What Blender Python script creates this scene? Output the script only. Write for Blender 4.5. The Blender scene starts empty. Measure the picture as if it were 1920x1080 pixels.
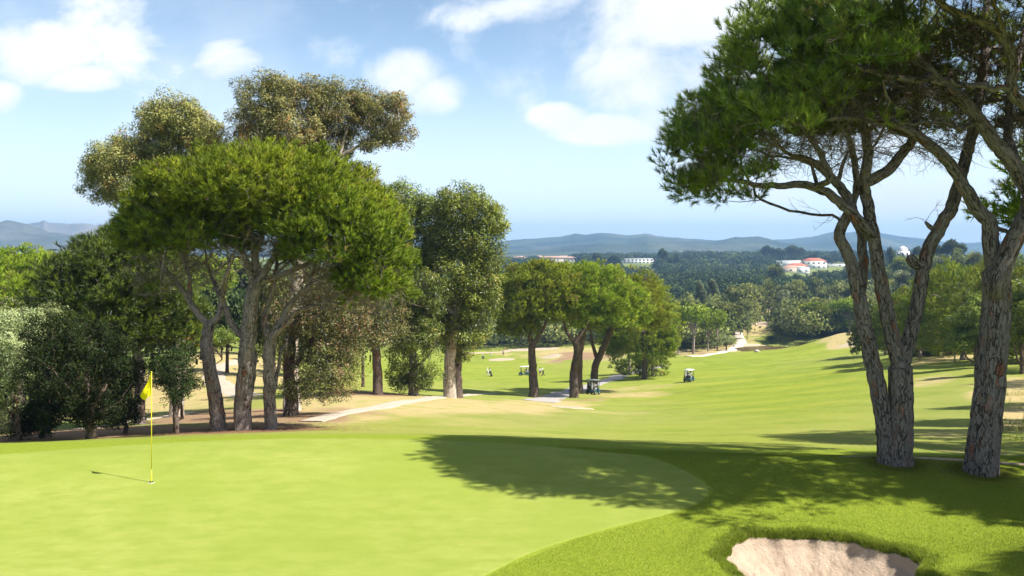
import bpy, math, random, sys
import numpy as np
R = math.radians
PI = math.pi
col = bpy.context.scene.collection
F = 1600.0; HZ = 465.0           # the photo's focal length and horizon, in its own 1920-wide pixels
SUN = np.array([0.92, -0.39, 0.0]); SUN /= np.linalg.norm(SUN)
ELEV = 52.0

def P(px, py, Y): return np.array([(px-960)/F*Y, Y, -(py-HZ)/F*Y])
def norm(v): return v/np.maximum(np.linalg.norm(v, axis=-1, keepdims=True), 1e-9)

def tag(o, label=None, cat=None, group=None, kind=None):
    if label: o['label'] = label
    if cat: o['category'] = cat
    if group: o['group'] = group
    if kind: o['kind'] = kind
    return o
def empty(name, loc, rz=0, **k):
    o = bpy.data.objects.new(name, None); col.objects.link(o)
    o.location = tuple(float(c) for c in loc); o.rotation_euler = (0, 0, rz); o.empty_display_size = .3
    return tag(o, **k)
def copy_tree(o, parent=None):
    c = o.copy(); col.objects.link(c); c.parent = parent
    if parent is None:
        for k in ('label', 'group'):
            if k in c: del c[k]
    for ch in list(KIDS.get(o.name, [])): 
        n = copy_tree(ch, c); KIDS.setdefault(c.name, []).append(n)
    return c
KIDS = {}

def mesh(name, V, faces, mats, parent=None, attrs=None, smooth=False, mi=None, loc=None, **k):
    """faces: list of int arrays (n,3) / (n,4); builds one mesh object"""
    V = np.asarray(V, dtype=np.float32).reshape(-1, 3)
    fl = [np.asarray(f, dtype=np.int32) for f in (faces if isinstance(faces, list) else [faces]) if len(f)]
    me = bpy.data.meshes.new(name)
    me.vertices.add(len(V)); me.vertices.foreach_set('co', V.ravel())
    nl = sum(f.size for f in fl); nf = sum(len(f) for f in fl)
    me.loops.add(nl); me.loops.foreach_set('vertex_index', np.concatenate([f.ravel() for f in fl]))
    me.polygons.add(nf)
    tot = np.concatenate([np.full(len(f), f.shape[1], dtype=np.int32) for f in fl])
    st = np.concatenate([[0], np.cumsum(tot)[:-1]]).astype(np.int32)
    me.polygons.foreach_set('loop_start', st)
    if smooth: me.polygons.foreach_set('use_smooth', np.ones(nf, dtype=bool))
    if mi is not None: me.polygons.foreach_set('material_index', np.asarray(mi, dtype=np.int32))
    me.update(calc_edges=True)
    for nme, a in (attrs or {}).items():
        a = np.asarray(a, dtype=np.float32)
        if a.ndim == 2:
            at = me.attributes.new(nme, 'FLOAT_VECTOR', 'POINT'); at.data.foreach_set('vector', a.ravel())
        else:
            at = me.attributes.new(nme, 'FLOAT', 'POINT'); at.data.foreach_set('value', a)
    for m in (mats if isinstance(mats, (list, tuple)) else [mats]): me.materials.append(m)
    o = bpy.data.objects.new(name, me); col.objects.link(o)
    if loc is not None: o.location = tuple(float(c) for c in loc)
    if parent is not None:
        o.parent = parent; KIDS.setdefault(parent.name, []).append(o)
    return tag(o, **k)

class MB:
    """collects simple solids, then builds them as ONE mesh object"""
    def __init__(s): s.V = []; s.Q = []; s.T = []; s.n = 0
    def add(s, V, Q=(), T=()):
        V = np.asarray(V, float).reshape(-1, 3)
        if len(Q): s.Q.append(np.asarray(Q)+s.n)
        if len(T): s.T.append(np.asarray(T)+s.n)
        s.V.append(V); s.n += len(V); return s
    def box(s, c, d, rz=0, taper=1.0, bev=0.0, rx=0):
        x, y, z = np.array(d)/2.
        if bev > 0:
            b = min(bev, x*.9, y*.9, z*.9)
            vs = []
            for (zz, ins) in ((-z, b), (-z+b, 0), (z-b, 0), (z, b)):
                t = taper if zz > 0 else 1
                X, Y = (x-ins)*t, (y-ins)*t; c1 = b*.6
                vs += [(-X+c1, -Y, zz), (X-c1, -Y, zz), (X, -Y+c1, zz), (X, Y-c1, zz), (X-c1, Y, zz), (-X+c1, Y, zz), (-X, Y-c1, zz), (-X, -Y+c1, zz)]
            V = np.array(vs); q = []
            for k in range(3):
                for i in range(8): q.append((k*8+i, k*8+(i+1) % 8, k*8+8+(i+1) % 8, k*8+8+i))
            for base, rev in ((0, True), (24, False)):
                for a in ((0, 1, 2, 7), (2, 3, 6, 7), (3, 4, 5, 6)):
                    a = [base+i for i in a]; q.append(a[::-1] if rev else a)
        else:
            t = taper
            V = np.array([(-x, -y, -z), (x, -y, -z), (x, y, -z), (-x, y, -z), (-x*t, -y*t, z), (x*t, -y*t, z), (x*t, y*t, z), (-x*t, y*t, z)])
            q = [(3, 2, 1, 0), (4, 5, 6, 7), (0, 1, 5, 4), (1, 2, 6, 5), (2, 3, 7, 6), (3, 0, 4, 7)]
        if rx:
            cx, sx = math.cos(rx), math.sin(rx); V = np.stack([V[:, 0], V[:, 1]*cx-V[:, 2]*sx, V[:, 1]*sx+V[:, 2]*cx], 1)
        cz, sz = math.cos(rz), math.sin(rz)
        V = np.stack([V[:, 0]*cz-V[:, 1]*sz, V[:, 0]*sz+V[:, 1]*cz, V[:, 2]], 1)+np.array(c)
        return s.add(V, q)
    def tube(s, pts, r, sides=8, cap=True):
        pts = np.asarray(pts, float); n = len(pts); r = np.broadcast_to(np.asarray(r, float), (n,))
        V, Q, _ = sweep(pts, r, sides)
        s.add(V, Q)
        if cap:
            b = s.n-len(V)
            for ring, rev in ((0, True), (n-1, False)):
                s.V.append(pts[ring][None]); ci = s.n; s.n += 1
                i = np.arange(sides); j = (i+1) % sides; o = b+ring*sides
                t = np.stack([o+i, o+j, np.full(sides, ci)], 1)
                s.T.append(t[:, ::-1] if rev else t)
        return s
    def lathe(s, prof, c=(0, 0, 0), sides=20, axis='z'):
        prof = np.asarray(prof, float); n = len(prof); a = np.arange(sides)/sides*2*PI
        V = np.stack([prof[:, 0][:, None]*np.cos(a), prof[:, 0][:, None]*np.sin(a), np.repeat(prof[:, 1][:, None], sides, 1)], -1).reshape(-1, 3)
        if axis == 'x': V = V[:, [2, 0, 1]]
        if axis == 'y': V = V[:, [1, 2, 0]]
        i = np.arange(sides); j = (i+1) % sides; q = []
        for k in range(n-1): q.append(np.stack([k*sides+i, k*sides+j, (k+1)*sides+j, (k+1)*sides+i], 1))
        return s.add(V+np.array(c), np.concatenate(q))
    def build(s, name, mat, parent=None, smooth=False, **k):
        fs = []
        if s.Q: fs.append(np.concatenate([np.asarray(q).reshape(-1, 4) for q in s.Q]))
        if s.T: fs.append(np.concatenate([np.asarray(q).reshape(-1, 3) for q in s.T]))
        return mesh(name, np.concatenate(s.V), fs, mat, parent, smooth=smooth, **k)

def sweep(pts, r, sides, lump=0.0, seed=0):
    n = len(pts)
    T = np.gradient(pts, axis=0); T = norm(T)
    N = np.zeros_like(T)
    ref = np.array([1., 0, 0]) if abs(T[0, 0]) < .8 else np.array([0, 1., 0])
    v = ref-T[0]*(ref@T[0]); N[0] = v/np.linalg.norm(v)
    for i in range(1, n):
        v = N[i-1]-T[i]*(N[i-1]@T[i]); l = np.linalg.norm(v); N[i] = v/l if l > 1e-6 else N[i-1]
    B = np.cross(T, N)
    a = np.arange(sides)/sides*2*PI
    rr = r[:, None]*np.ones(sides)
    L = np.concatenate([[0], np.cumsum(np.linalg.norm(np.diff(pts, axis=0), axis=1))])
    if lump:
        g = np.random.default_rng(seed)
        for k in range(5):
            m = g.integers(2, 7); ph = g.uniform(0, 6.28); w = g.uniform(.6, 2.6)
            rr = rr*(1+lump*.45*np.sin(m*a+ph+w*L[:, None]))
        for k in range(3):
            m = g.integers(7, 13); ph = g.uniform(0, 6.28); w = g.uniform(-2, 2)
            rr = rr*(1+lump*.3*np.sin(m*a+ph+w*L[:, None]))
    V = pts[:, None, :]+rr[..., None]*(np.cos(a)[None, :, None]*N[:, None, :]+np.sin(a)[None, :, None]*B[:, None, :])
    i = np.arange(sides); j = (i+1) % sides; k = np.arange(n-1)[:, None]*sides
    Q = np.stack([k+i, k+j, k+sides+j, k+sides+i], -1).reshape(-1, 4)
    bc = np.stack([np.cos(a)[None]*r[:, None]*1., np.sin(a)[None]*r[:, None], np.repeat(L[:, None], sides, 1)], -1).reshape(-1, 3)
    return V.reshape(-1, 3), Q, bc

# ---------- noise ----------
def _hash(ix, iy, seed):
    h = (ix.astype(np.int64)*374761393+iy.astype(np.int64)*668265263+seed*974711) & 0xffffffff
    h = ((h ^ (h >> 13))*1274126177) & 0xffffffff
    return ((h ^ (h >> 16)) & 0xffff)/65535.0
def vnoise(x, y, seed=0):
    x = np.asarray(x, float); y = np.asarray(y, float)
    ix = np.floor(x); iy = np.floor(y); fx = x-ix; fy = y-iy
    fx = fx*fx*(3-2*fx); fy = fy*fy*(3-2*fy)
    a = _hash(ix, iy, seed); b = _hash(ix+1, iy, seed); c = _hash(ix, iy+1, seed); d = _hash(ix+1, iy+1, seed)
    return (a*(1-fx)+b*fx)*(1-fy)+(c*(1-fx)+d*fx)*fy-.5
def fbm(x, y, seed=0, oct=4, gain=.5):
    s = 0; a = 1
    for k in range(oct):
        s = s+a*vnoise(x, y, seed+k*17); x = np.asarray(x)*2.03+5.1; y = np.asarray(y)*2.03+1.7; a *= gain
    return s
def sstep(a, b, x): t = np.clip((x-a)/(b-a), 0, 1); return t*t*(3-2*t)

# ---------- materials ----------
def newmat(name):
    m = bpy.data.materials.new(name); m.use_nodes = True; nt = m.node_tree; nt.nodes.clear()
    return m, nt, nt.nodes, nt.links
def c4(c): return (c[0], c[1], c[2], 1)
def N_(ns, typ, **kw):
    n = ns.new(typ)
    for k, v in kw.items():
        if k in ('operation', 'blend_type', 'data_type', 'attribute_name', 'feature', 'distance', 'noise_dimensions', 'interpolation', 'voronoi_dimensions', 'wave_type', 'bands_direction', 'use_clamp', 'clamp'): setattr(n, k, v)
        elif isinstance(k, str) and k.startswith('i'):
            n.inputs[int(k[1:])].default_value = v
    return n
def ramp(ns, stops):
    n = ns.new('ShaderNodeValToRGB'); e = n.color_ramp.elements
    while len(e) > 1: e.remove(e[0])
    e[0].position = stops[0][0]; e[0].color = c4(stops[0][1])
    for p, c in stops[1:]:
        x = e.new(p); x.color = c4(c)
    return n
def mixc(ns, ls, fac, a, b, bt='MIX'):
    n = ns.new('ShaderNodeMix'); n.data_type = 'RGBA'; n.blend_type = bt
    for s, v in ((n.inputs[0], fac), (n.inputs[6], a), (n.inputs[7], b)):
        if hasattr(v, 'is_linked') or hasattr(v, 'links'): ls.new(v, s)
        elif isinstance(v, (tuple, list)): s.default_value = c4(v)
        else: s.default_value = v
    return n.outputs[2]
def math_(ns, ls, op, a, b=None, clamp=False):
    n = ns.new('ShaderNodeMath'); n.operation = op; n.use_clamp = clamp
    for s, v in ((n.inputs[0], a), (n.inputs[1], b)):
        if v is None: continue
        if hasattr(v, 'links'): ls.new(v, s)
        else: s.default_value = v
    return n.outputs[0]
def mapr(ns, ls, v, a, b, c=0., d=1., smooth=False):
    n = ns.new('ShaderNodeMapRange'); n.clamp = True
    if smooth: n.interpolation_type = 'SMOOTHSTEP'
    ls.new(v, n.inputs[0]); n.inputs[1].default_value = a; n.inputs[2].default_value = b; n.inputs[3].default_value = c; n.inputs[4].default_value = d
    return n.outputs[0]
def noise(ns, ls, vec, scale, detail=4., rough=.55, dist=0.):
    n = ns.new('ShaderNodeTexNoise'); n.inputs['Scale'].default_value = scale; n.inputs['Detail'].default_value = detail
    n.inputs['Roughness'].default_value = rough; n.inputs['Distortion'].default_value = dist
    if vec is not None: ls.new(vec, n.inputs['Vector'])
    return n
def scaled(ns, ls, vec, s, rot=None, loc=None):
    n = ns.new('ShaderNodeMapping'); n.inputs['Scale'].default_value = s
    if rot: n.inputs['Rotation'].default_value = rot
    if loc: n.inputs['Location'].default_value = loc
    ls.new(vec, n.inputs['Vector']); return n.outputs[0]
def bump(ns, ls, h, strength, dist, nrm=None):
    n = ns.new('ShaderNodeBump'); n.inputs['Strength'].default_value = strength; n.inputs['Distance'].default_value = dist
    ls.new(h, n.inputs['Height'])
    if nrm is not None: ls.new(nrm, n.inputs['Normal'])
    return n.outputs[0]
def out_princ(ns, ls, colr, rough=.8, spec=.2, nrm=None, metal=0.):
    p = ns.new('ShaderNodeBsdfPrincipled'); o = ns.new('ShaderNodeOutputMaterial')
    if hasattr(colr, 'links'): ls.new(colr, p.inputs['Base Color'])
    else: p.inputs['Base Color'].default_value = c4(colr)
    if hasattr(rough, 'links'): ls.new(rough, p.inputs['Roughness'])
    else: p.inputs['Roughness'].default_value = rough
    p.inputs['Specular IOR Level'].default_value = spec; p.inputs['Metallic'].default_value = metal
    if nrm is not None: ls.new(nrm, p.inputs['Normal'])
    ls.new(p.outputs[0], o.inputs[0]); return p
def attr(ns, name, vec=False):
    n = ns.new('ShaderNodeAttribute'); n.attribute_name = name
    return n.outputs['Vector' if vec else 'Fac']
def geo(ns): return ns.new('ShaderNodeNewGeometry').outputs['Position']
def objc(ns): return ns.new('ShaderNodeTexCoord').outputs['Object']

_pc = {}
def plain(name, c, rough=.6, spec=.3, metal=0., var=.12, scale=6., bmp=True):
    if name in _pc: return _pc[name]
    m, nt, ns, ls = newmat(name)
    n = noise(ns, ls, objc(ns), scale, 5.)
    cc = mixc(ns, ls, n.outputs[0], tuple(x*(1-var) for x in c), tuple(min(1, x*(1+var)) for x in c))
    out_princ(ns, ls, cc, rough, spec, bump(ns, ls, n.outputs[0], .15, .01) if bmp else None, metal)
    _pc[name] = m; return m

def foliage_mat(name, dark, mid, light, transl=.35, accent=None, gloss=.12, nmix=.4):
    m, nt, ns, ls = newmat(name)
    t = attr(ns, 'tint')
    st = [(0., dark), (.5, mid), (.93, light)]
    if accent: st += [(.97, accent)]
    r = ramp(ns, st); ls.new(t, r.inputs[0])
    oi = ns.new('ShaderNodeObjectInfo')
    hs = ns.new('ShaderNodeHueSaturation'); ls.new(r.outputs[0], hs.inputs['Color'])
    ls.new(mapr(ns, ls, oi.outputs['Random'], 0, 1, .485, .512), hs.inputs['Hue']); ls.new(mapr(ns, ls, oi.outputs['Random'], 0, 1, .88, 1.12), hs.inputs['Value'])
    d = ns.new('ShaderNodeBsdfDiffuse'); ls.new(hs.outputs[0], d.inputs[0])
    tr = ns.new('ShaderNodeBsdfTranslucent')
    # leaf tufts are lit as rounded clusters: their own direction blended with the facet's
    gn = ns.new('ShaderNodeNewGeometry').outputs['Normal']
    va = ns.new('ShaderNodeVectorMath'); va.operation = 'MULTIPLY_ADD'; ls.new(gn, va.inputs[0]); va.inputs[1].default_value = (nmix, nmix, nmix); ls.new(attr(ns, 'cn', True), va.inputs[2])
    vn = ns.new('ShaderNodeVectorMath'); vn.operation = 'NORMALIZE'; ls.new(va.outputs[0], vn.inputs[0])
    ls.new(vn.outputs[0], d.inputs['Normal']); ls.new(vn.outputs[0], tr.inputs['Normal'])
    tc = mixc(ns, ls, .5, hs.outputs[0], (1.25, 1.35, .5), 'MULTIPLY'); ls.new(tc, tr.inputs[0])
    mx = ns.new('ShaderNodeMixShader'); mx.inputs[0].default_value = transl; ls.new(d.outputs[0], mx.inputs[1]); ls.new(tr.outputs[0], mx.inputs[2])
    g = ns.new('ShaderNodeBsdfGlossy'); g.inputs['Roughness'].default_value = .45; g.inputs[0].default_value = (.8, .9, .8, 1)
    m2 = ns.new('ShaderNodeMixShader'); m2.inputs[0].default_value = gloss*.35; ls.new(mx.outputs[0], m2.inputs[1]); ls.new(g.outputs[0], m2.inputs[2])
    o = ns.new('ShaderNodeOutputMaterial'); ls.new(m2.outputs[0], o.inputs[0])
    return m

def bark_mat(name, base, plate, fissure, red, scale=1., strength=1.):
    m, nt, ns, ls = newmat(name)
    v = attr(ns, 'barkco', True)
    w = scaled(ns, ls, v, (1, 1, .22))
    nz = noise(ns, ls, w, 9*scale, 4., .6)
    wv = ns.new('ShaderNodeVectorMath'); wv.operation = 'MULTIPLY_ADD'
    ls.new(nz.outputs['Color'], wv.inputs[0]); wv.inputs[1].default_value = (.22, .22, .16); ls.new(w, wv.inputs[2])
    vo = ns.new('ShaderNodeTexVoronoi'); vo.feature = 'DISTANCE_TO_EDGE'; vo.inputs['Scale'].default_value = 15*scale; ls.new(wv.outputs[0], vo.inputs['Vector'])
    vc = ns.new('ShaderNodeTexVoronoi'); vc.inputs['Scale'].default_value = 15*scale; ls.new(wv.outputs[0], vc.inputs['Vector'])
    nw = noise(ns, ls, w, 5*scale, 3., .6)
    edge = math_(ns, ls, 'ADD', mapr(ns, ls, vo.outputs['Distance'], .0, .10, 0, 1, True), mapr(ns, ls, nw.outputs[0], .46, .66, 0, .8), True)
    n2 = noise(ns, ls, scaled(ns, ls, v, (1, 1, .4)), 34*scale, 5., .65)
    n3 = noise(ns, ls, v, 2.2*scale, 3.)
    sep = ns.new('ShaderNodeSeparateColor'); ls.new(vc.outputs['Color'], sep.inputs[0])
    c1 = mixc(ns, ls, sep.outputs[0], base, plate)
    c1 = mixc(ns, ls, mapr(ns, ls, n2.outputs[0], .35, .7), c1, tuple(x*1.5 for x in plate), 'MIX')
    redm = math_(ns, ls, 'MULTIPLY', mapr(ns, ls, sep.outputs[1], .78, .9), mapr(ns, ls, n3.outputs[0], .47, .65))
    c1 = mixc(ns, ls, redm, c1, red)
    c2 = mixc(ns, ls, edge, fissure, c1)
    h = math_(ns, ls, 'ADD', edge, math_(ns, ls, 'MULTIPLY', n2.outputs[0], .5))
    h = math_(ns, ls, 'ADD', h, math_(ns, ls, 'MULTIPLY', sep.outputs[2], .5))
    out_princ(ns, ls, c2, .9, .12, bump(ns, ls, h, .9*strength, .03/scale))
    return m
# ---------- terrain ----------
COLS = [-600, 0, 200, 400, 600, 800, 1000, 1200, 1400, 1600, 1800, 2500]
ZR = [(.3, -1.65), (3, -2.1), (6, -3.5), (8.5, -4.2), (10, -4.42), (18.3, -4.40)]
VR = [  # Y, then pixels below the horizon for each column
 (20,   375, 364, 353, 345, 341, 345, 353, 366, 378, 386, 392, 402),
 (23,   375, 370, 362, 356, 352, 353, 358, 366, 370, 372, 375, 385),
 (30,   370, 362, 352, 341, 338, 342, 351, 359, 354, 347, 345, 340),
 (40,   345, 340, 332, 322, 308, 324, 338, 344, 336, 326, 318, 300),
 (52,   335, 328, 322, 306, 286, 292, 314, 326, 316, 303, 292, 270),
 (62,   325, 318, 306, 283, 267, 273, 298, 313, 303, 287, 270, 240),
 (75,   305, 300, 282, 255, 262, 276, 290, 302, 288, 268, 246, 215),
 (95,   285, 280, 250, 218, 255, 270, 284, 289, 271, 250, 224, 190),
 (120,  265, 262, 232, 192, 240, 256, 267, 266, 249, 227, 201, 172),
 (150,  245, 240, 215, 182, 231, 247, 255, 241, 229, 207, 181, 155),
 (180,  230, 225, 203, 176, 224, 238, 243, 222, 213, 190, 163, 140),
 (215,  210, 208, 192, 168, 213, 223, 224, 204, 199, 173, 147, 125),
 (240,  200, 198, 184, 162, 208, 213, 209, 197, 196, 170, 140, 115),
 (275,  185, 182, 172, 158, 200, 202, 193, 183, 163, 158, 122, 100),
 (320,  165, 165, 158, 150, 180, 182, 174, 160, 142, 140, 95, 82),
 (400,  140, 140, 138, 135, 150, 150, 142, 132, 112, 112, 62, 58),
 (600,  100, 98, 98, 98, 102, 102, 100, 92, 88, 80, 34, 36),
 (900,  60, 60, 60, 62, 62, 60, 54, 50, 50, 48, 28, 26),
 (1300, 34, 34, 34, 36, 36, 34, 27, 22, 21, 21, 17, 16),
 (2000, 16, 16, 17, 18, 20, 22, 22, 22, 22, 22, 16, 14),
 (4000, 10, 10, 10, 11, 12, 12, 12, 12, 12, 12, 9, 8),
 (9500, 5, 5, 5, 5, 5, 5, 5, 5, 5, 5, 5, 5)]
def _build_table():
    ys = [r[0] for r in ZR]+[r[0] for r in VR]
    Z = np.array([[r[1]]*len(COLS) for r in ZR]+[[-v*r[0]/F for v in r[1:]] for r in VR])
    s = np.log(np.array(ys)); g = np.linspace(s[0], s[-1], 1100); cx = np.arange(-600, 2501, 10.)
    A = np.stack([np.interp(g, s, Z[:, k]/np.array(ys)) for k in range(len(COLS))], 1)   # slope, so blur keeps what is seen
    def blur(M, w):
        k = np.exp(-.5*(np.arange(-3*w, 3*w+1)/w)**2); k /= k.sum()
        Mp = np.concatenate([np.repeat(M[:1], 3*w, 0), M, np.repeat(M[-1:], 3*w, 0)])
        return np.stack([np.convolve(Mp[:, i], k, 'valid') for i in range(M.shape[1])], 1)
    # near rows follow true heights, keep them sharper
    Ab = blur(A, 9); w = sstep(math.log(17), math.log(21), g)[:, None]
    A = A*(1-w)*1.+Ab*w
    B = np.stack([np.interp(cx, COLS, A[i]) for i in range(len(g))], 0)
    B = blur(B.T, 7).T
    return g, cx, B*np.exp(g)[:, None]
TG, TX, TZ = _build_table()
POND_Z = -29.0
def bunker_r(a): return 1.46+.12*np.sin(2*a-.9)+.09*np.sin(3*a+1.0)+.045*np.sin(7*a)+.03*np.sin(13*a+2)+.015*np.sin(29*a)
def bunker_d(X, Y):      # 0 in the middle, 1 on the rim of the near bunker
    dx = X-4.45; dy = Y-12.28
    a = np.arctan2(dy, dx)
    r = bunker_r(a)
    return np.hypot(dx, dy*1.02)/r
def H(X, Y, detail=True):
    X = np.asarray(X, float); Y = np.asarray(Y, float)
    r = np.hypot(X, Y); d = np.maximum(Y, .5*r); d = np.clip(d, .31, 9400)
    az = np.arctan2(X, Y)
    u = 960+F*np.tan(np.clip(az, -.77, .77))
    u = np.clip(u, -599, 2499)
    back = sstep(1.7, 3.0, np.abs(az)); u = u*(1-back)+960*back
    gi = (np.log(d)-TG[0])/(TG[1]-TG[0]); xi = (u-TX[0])/10.
    i = np.clip(gi.astype(int), 0, len(TG)-2); j = np.clip(xi.astype(int), 0, len(TX)-2); a = gi-i; b = xi-j
    z = (TZ[i, j]*(1-b)+TZ[i, j+1]*b)*(1-a)+(TZ[i+1, j]*(1-b)+TZ[i+1, j+1]*b)*a
    if detail:
        am = sstep(19.5, 30, d)
        z = z+am*.10*fbm(X/6., Y/6., 3, 3)*np.clip(d/40., .5, 3)+am*sstep(50, 120, d)*.35*vnoise(X/24., Y/24., 9)
        z = z+sstep(8, 15, d)*.05*vnoise(X/3.1, Y/3.1, 21)*(1-am)
    # near bunker and its raised lip
    bd = bunker_d(X, Y)
    z = z+.07*np.exp(-((bd-1.25)/.22)**2)
    hole = sstep(1.04, .93, bd)
    z = z-hole*(.14+.50*(1-np.clip(bd, 0, 1)**2))
    # rising bank in the right foreground
    z = z+.55*np.exp(-((X-8.2)/1.7)**2-((Y-11.3)/1.6)**2)
    # mound with the far bunker on the right, tan banks
    z = z+2.9*np.exp(-((X-83)/13.)**2-((Y-206)/9.)**2)
    z = z+1.2*np.exp(-((X-15)/9.)**2-((Y-240)/10.)**2)
    # pond basin
    pd = np.hypot((X-73.5)/8.5, (Y-243)/9.5)
    ring = sstep(2.3, 1.25, pd); z = z*(1-ring)+(POND_Z+.3)*ring
    w = sstep(1.25, .95, pd); z = z*(1-w)+(POND_Z-1.2)*w
    return z
def hit(px, py, y0=12., y1=3000.):
    Y = np.exp(np.linspace(math.log(y0), math.log(y1), 4000)); X = (px-960)/F*Y; L = -(py-HZ)/F*Y
    h = H(X, Y); k = np.nonzero(h >= L)[0]
    k = k[0] if len(k) else len(Y)-1
    return np.array([X[k], Y[k], h[k]])
def G(px, Y):
    X = (px-960)/F*Y; return np.array([X, Y, float(H(X, Y))])

def blob_mask(X, Y, blobs):
    """soft patches given as (px, Y, half width px, half depth as ratio, strength)"""
    u = 960+F*X/np.maximum(Y, 1.); g = np.log(np.maximum(Y, 1.)); m = np.zeros_like(u)
    j1 = 60*fbm(X/5., Y/5., 41, 3); 
    for (px, y, wp, wy, s) in blobs:
        d = ((u+j1-px)/wp)**2+((g-math.log(y)+.0015*j1)/wy)**2
        m = np.maximum(m, s*np.exp(-d**1.5))
    return np.where(Y > 5, m, 0)

def make_ground():
    tx = np.arange(-.68, .6801, .0017)
    azf = np.arctan(tx)
    side = np.linspace(azf[-1], PI, 46)[1:]
    az = np.concatenate([-side[::-1], azf, side[:-1]])
    r = [.4]
    while r[-1] < 6500:
        q = r[-1]
        k = 1.08 if q < 8.5 else 1.0032 if q < 25 else 1.007 if q < 120 else 1.010 if q < 400 else 1.03
        r.append(q*k)
    r = np.array(r); na = len(az)
    # rows of equal Y in front, equal radius behind
    A, RR = np.meshgrid(az, r)
    s = 1/np.maximum(np.cos(A), .6)
    X = np.sin(A)*RR*s; Y = np.cos(A)*RR*s
    bd = bunker_d(X, Y)
    Z = H(X, Y)-.12*sstep(1.03, .96, bd)
    V = np.stack([X, Y, Z], -1).reshape(-1, 3)
    V = np.concatenate([V, [[0, 0, -1.62]]])
    i = np.arange(na); j = (i+1) % na; k = np.arange(len(r)-1)[:, None]*na
    Q = np.stack([k+i, k+j, k+na+j, k+na+i], -1).reshape(-1, 4)
    T = np.stack([i, np.full(na, len(V)-1), j], 1)
    Xf, Yf = V[:, 0].astype(float), V[:, 1].astype(float)
    # zones (px, Y, half px, log half depth, strength)
    dry = blob_mask(Xf, Yf, [
        (700, 52, 190, .30, 1.0), (560, 40, 190, .24, .95), (860, 56, 130, .20, .95), (980, 60, 90, .22, .8), (900, 40, 200, .22, .45), (1000, 44, 160, .2, .4),
        (1000, 75, 60, .2, .7), (1060, 78, 70, .12, .85), (1080, 88, 60, .10, .6), (1190, 108, 90, .10, .75), (1150, 122, 80, .07, .6), (1230, 85, 110, .10, .42), (1130, 62, 120, .08, .5), (1330, 108, 70, .06, .35), (1250, 48, 160, .07, .35), (1240, 125, 60, .06, .5),
        (300, 70, 230, .40, 1.), (420, 90, 130, .4, 1.), (430, 120, 120, .3, 1.), (60, 60, 200, .3, .8),
        (1060, 250, 90, .14, .9), (1150, 235, 60, .12, .7), (940, 262, 28, .03, .8), (1200, 180, 50, .10, .6), (1300, 232, 60, .08, .95), (1360, 238, 60, .07, 1.),
        (1590, 205, 60, .08, .95), (1500, 225, 60, .08, .6), (1700, 190, 60, .08, .6), (1790, 122, 110, .10, .8), (1730, 78, 70, .10, .7), (1900, 62, 110, .25, .95), (1960, 40, 120, .35, .95), (1790, 30, 90, .1, .55), (1830, 21.5, 120, .06, .6), (1500, 21.5, 120, .05, .35),
        (1410, 300, 60, .10, .9), (1440, 400, 60, .10, .95), (1400, 262, 26, .05, .6)])
    dirt = blob_mask(Xf, Yf, [(430, 31, 190, .14, 1.), (150, 32, 200, .2, .95), (560, 37, 110, .12, .9), (700, 62, 80, .08, .95), (640, 42, 130, .14, .55), (-100, 30, 200, .2, 1.), (400, 42, 160, .2, .9),
        (1080, 92, 60, .06, .5), (1100, 235, 90, .1, .7), (1320, 228, 50, .05, .6), (1740, 112, 120, .04, .5)])
    u = 960+F*Xf/np.maximum(Yf, 1.)
    rough = np.clip(sstep(300, 420, Yf)+sstep(1.05, .2, 0*Yf)*0, 0, 1)
    rough = np.maximum(rough, sstep(560, 300, u)*sstep(26, 45, Yf)*.9)
    rough = np.maximum(rough, blob_mask(Xf, Yf, [(1750, 150, 200, .12, 1.), (1250, 300, 120, .12, .8), (1550, 262, 120, .14, 1.), (900, 330, 300, .12, 1.), (960, 52, 260, .25, .45), (1250, 62, 120, .3, .22), (1780, 45, 140, .5, .40), (1900, 22, 300, .12, .6)]))
    rough = np.where((Yf < 5) | (Xf/np.maximum(Yf, .1) > .72), np.maximum(rough, .5), rough)
    fair = blob_mask(Xf, Yf, [(1450, 95, 260, .75, 1.), (1350, 160, 200, .35, 1.), (1450, 190, 230, .2, 1.), (820, 200, 260, .45, 1.), (1000, 160, 130, .3, .8), (1330, 40, 200, .3, .5), (1400, 28, 160, .2, .5)])
    near = sstep(24, 20.5, Yf)
    o = mesh('ground', V, [Q, T], ground_mat(), smooth=True, attrs={'dry': dry, 'dirt': dirt, 'rough': rough, 'fair': fair, 'near': near}, kind='structure')
    return o

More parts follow.
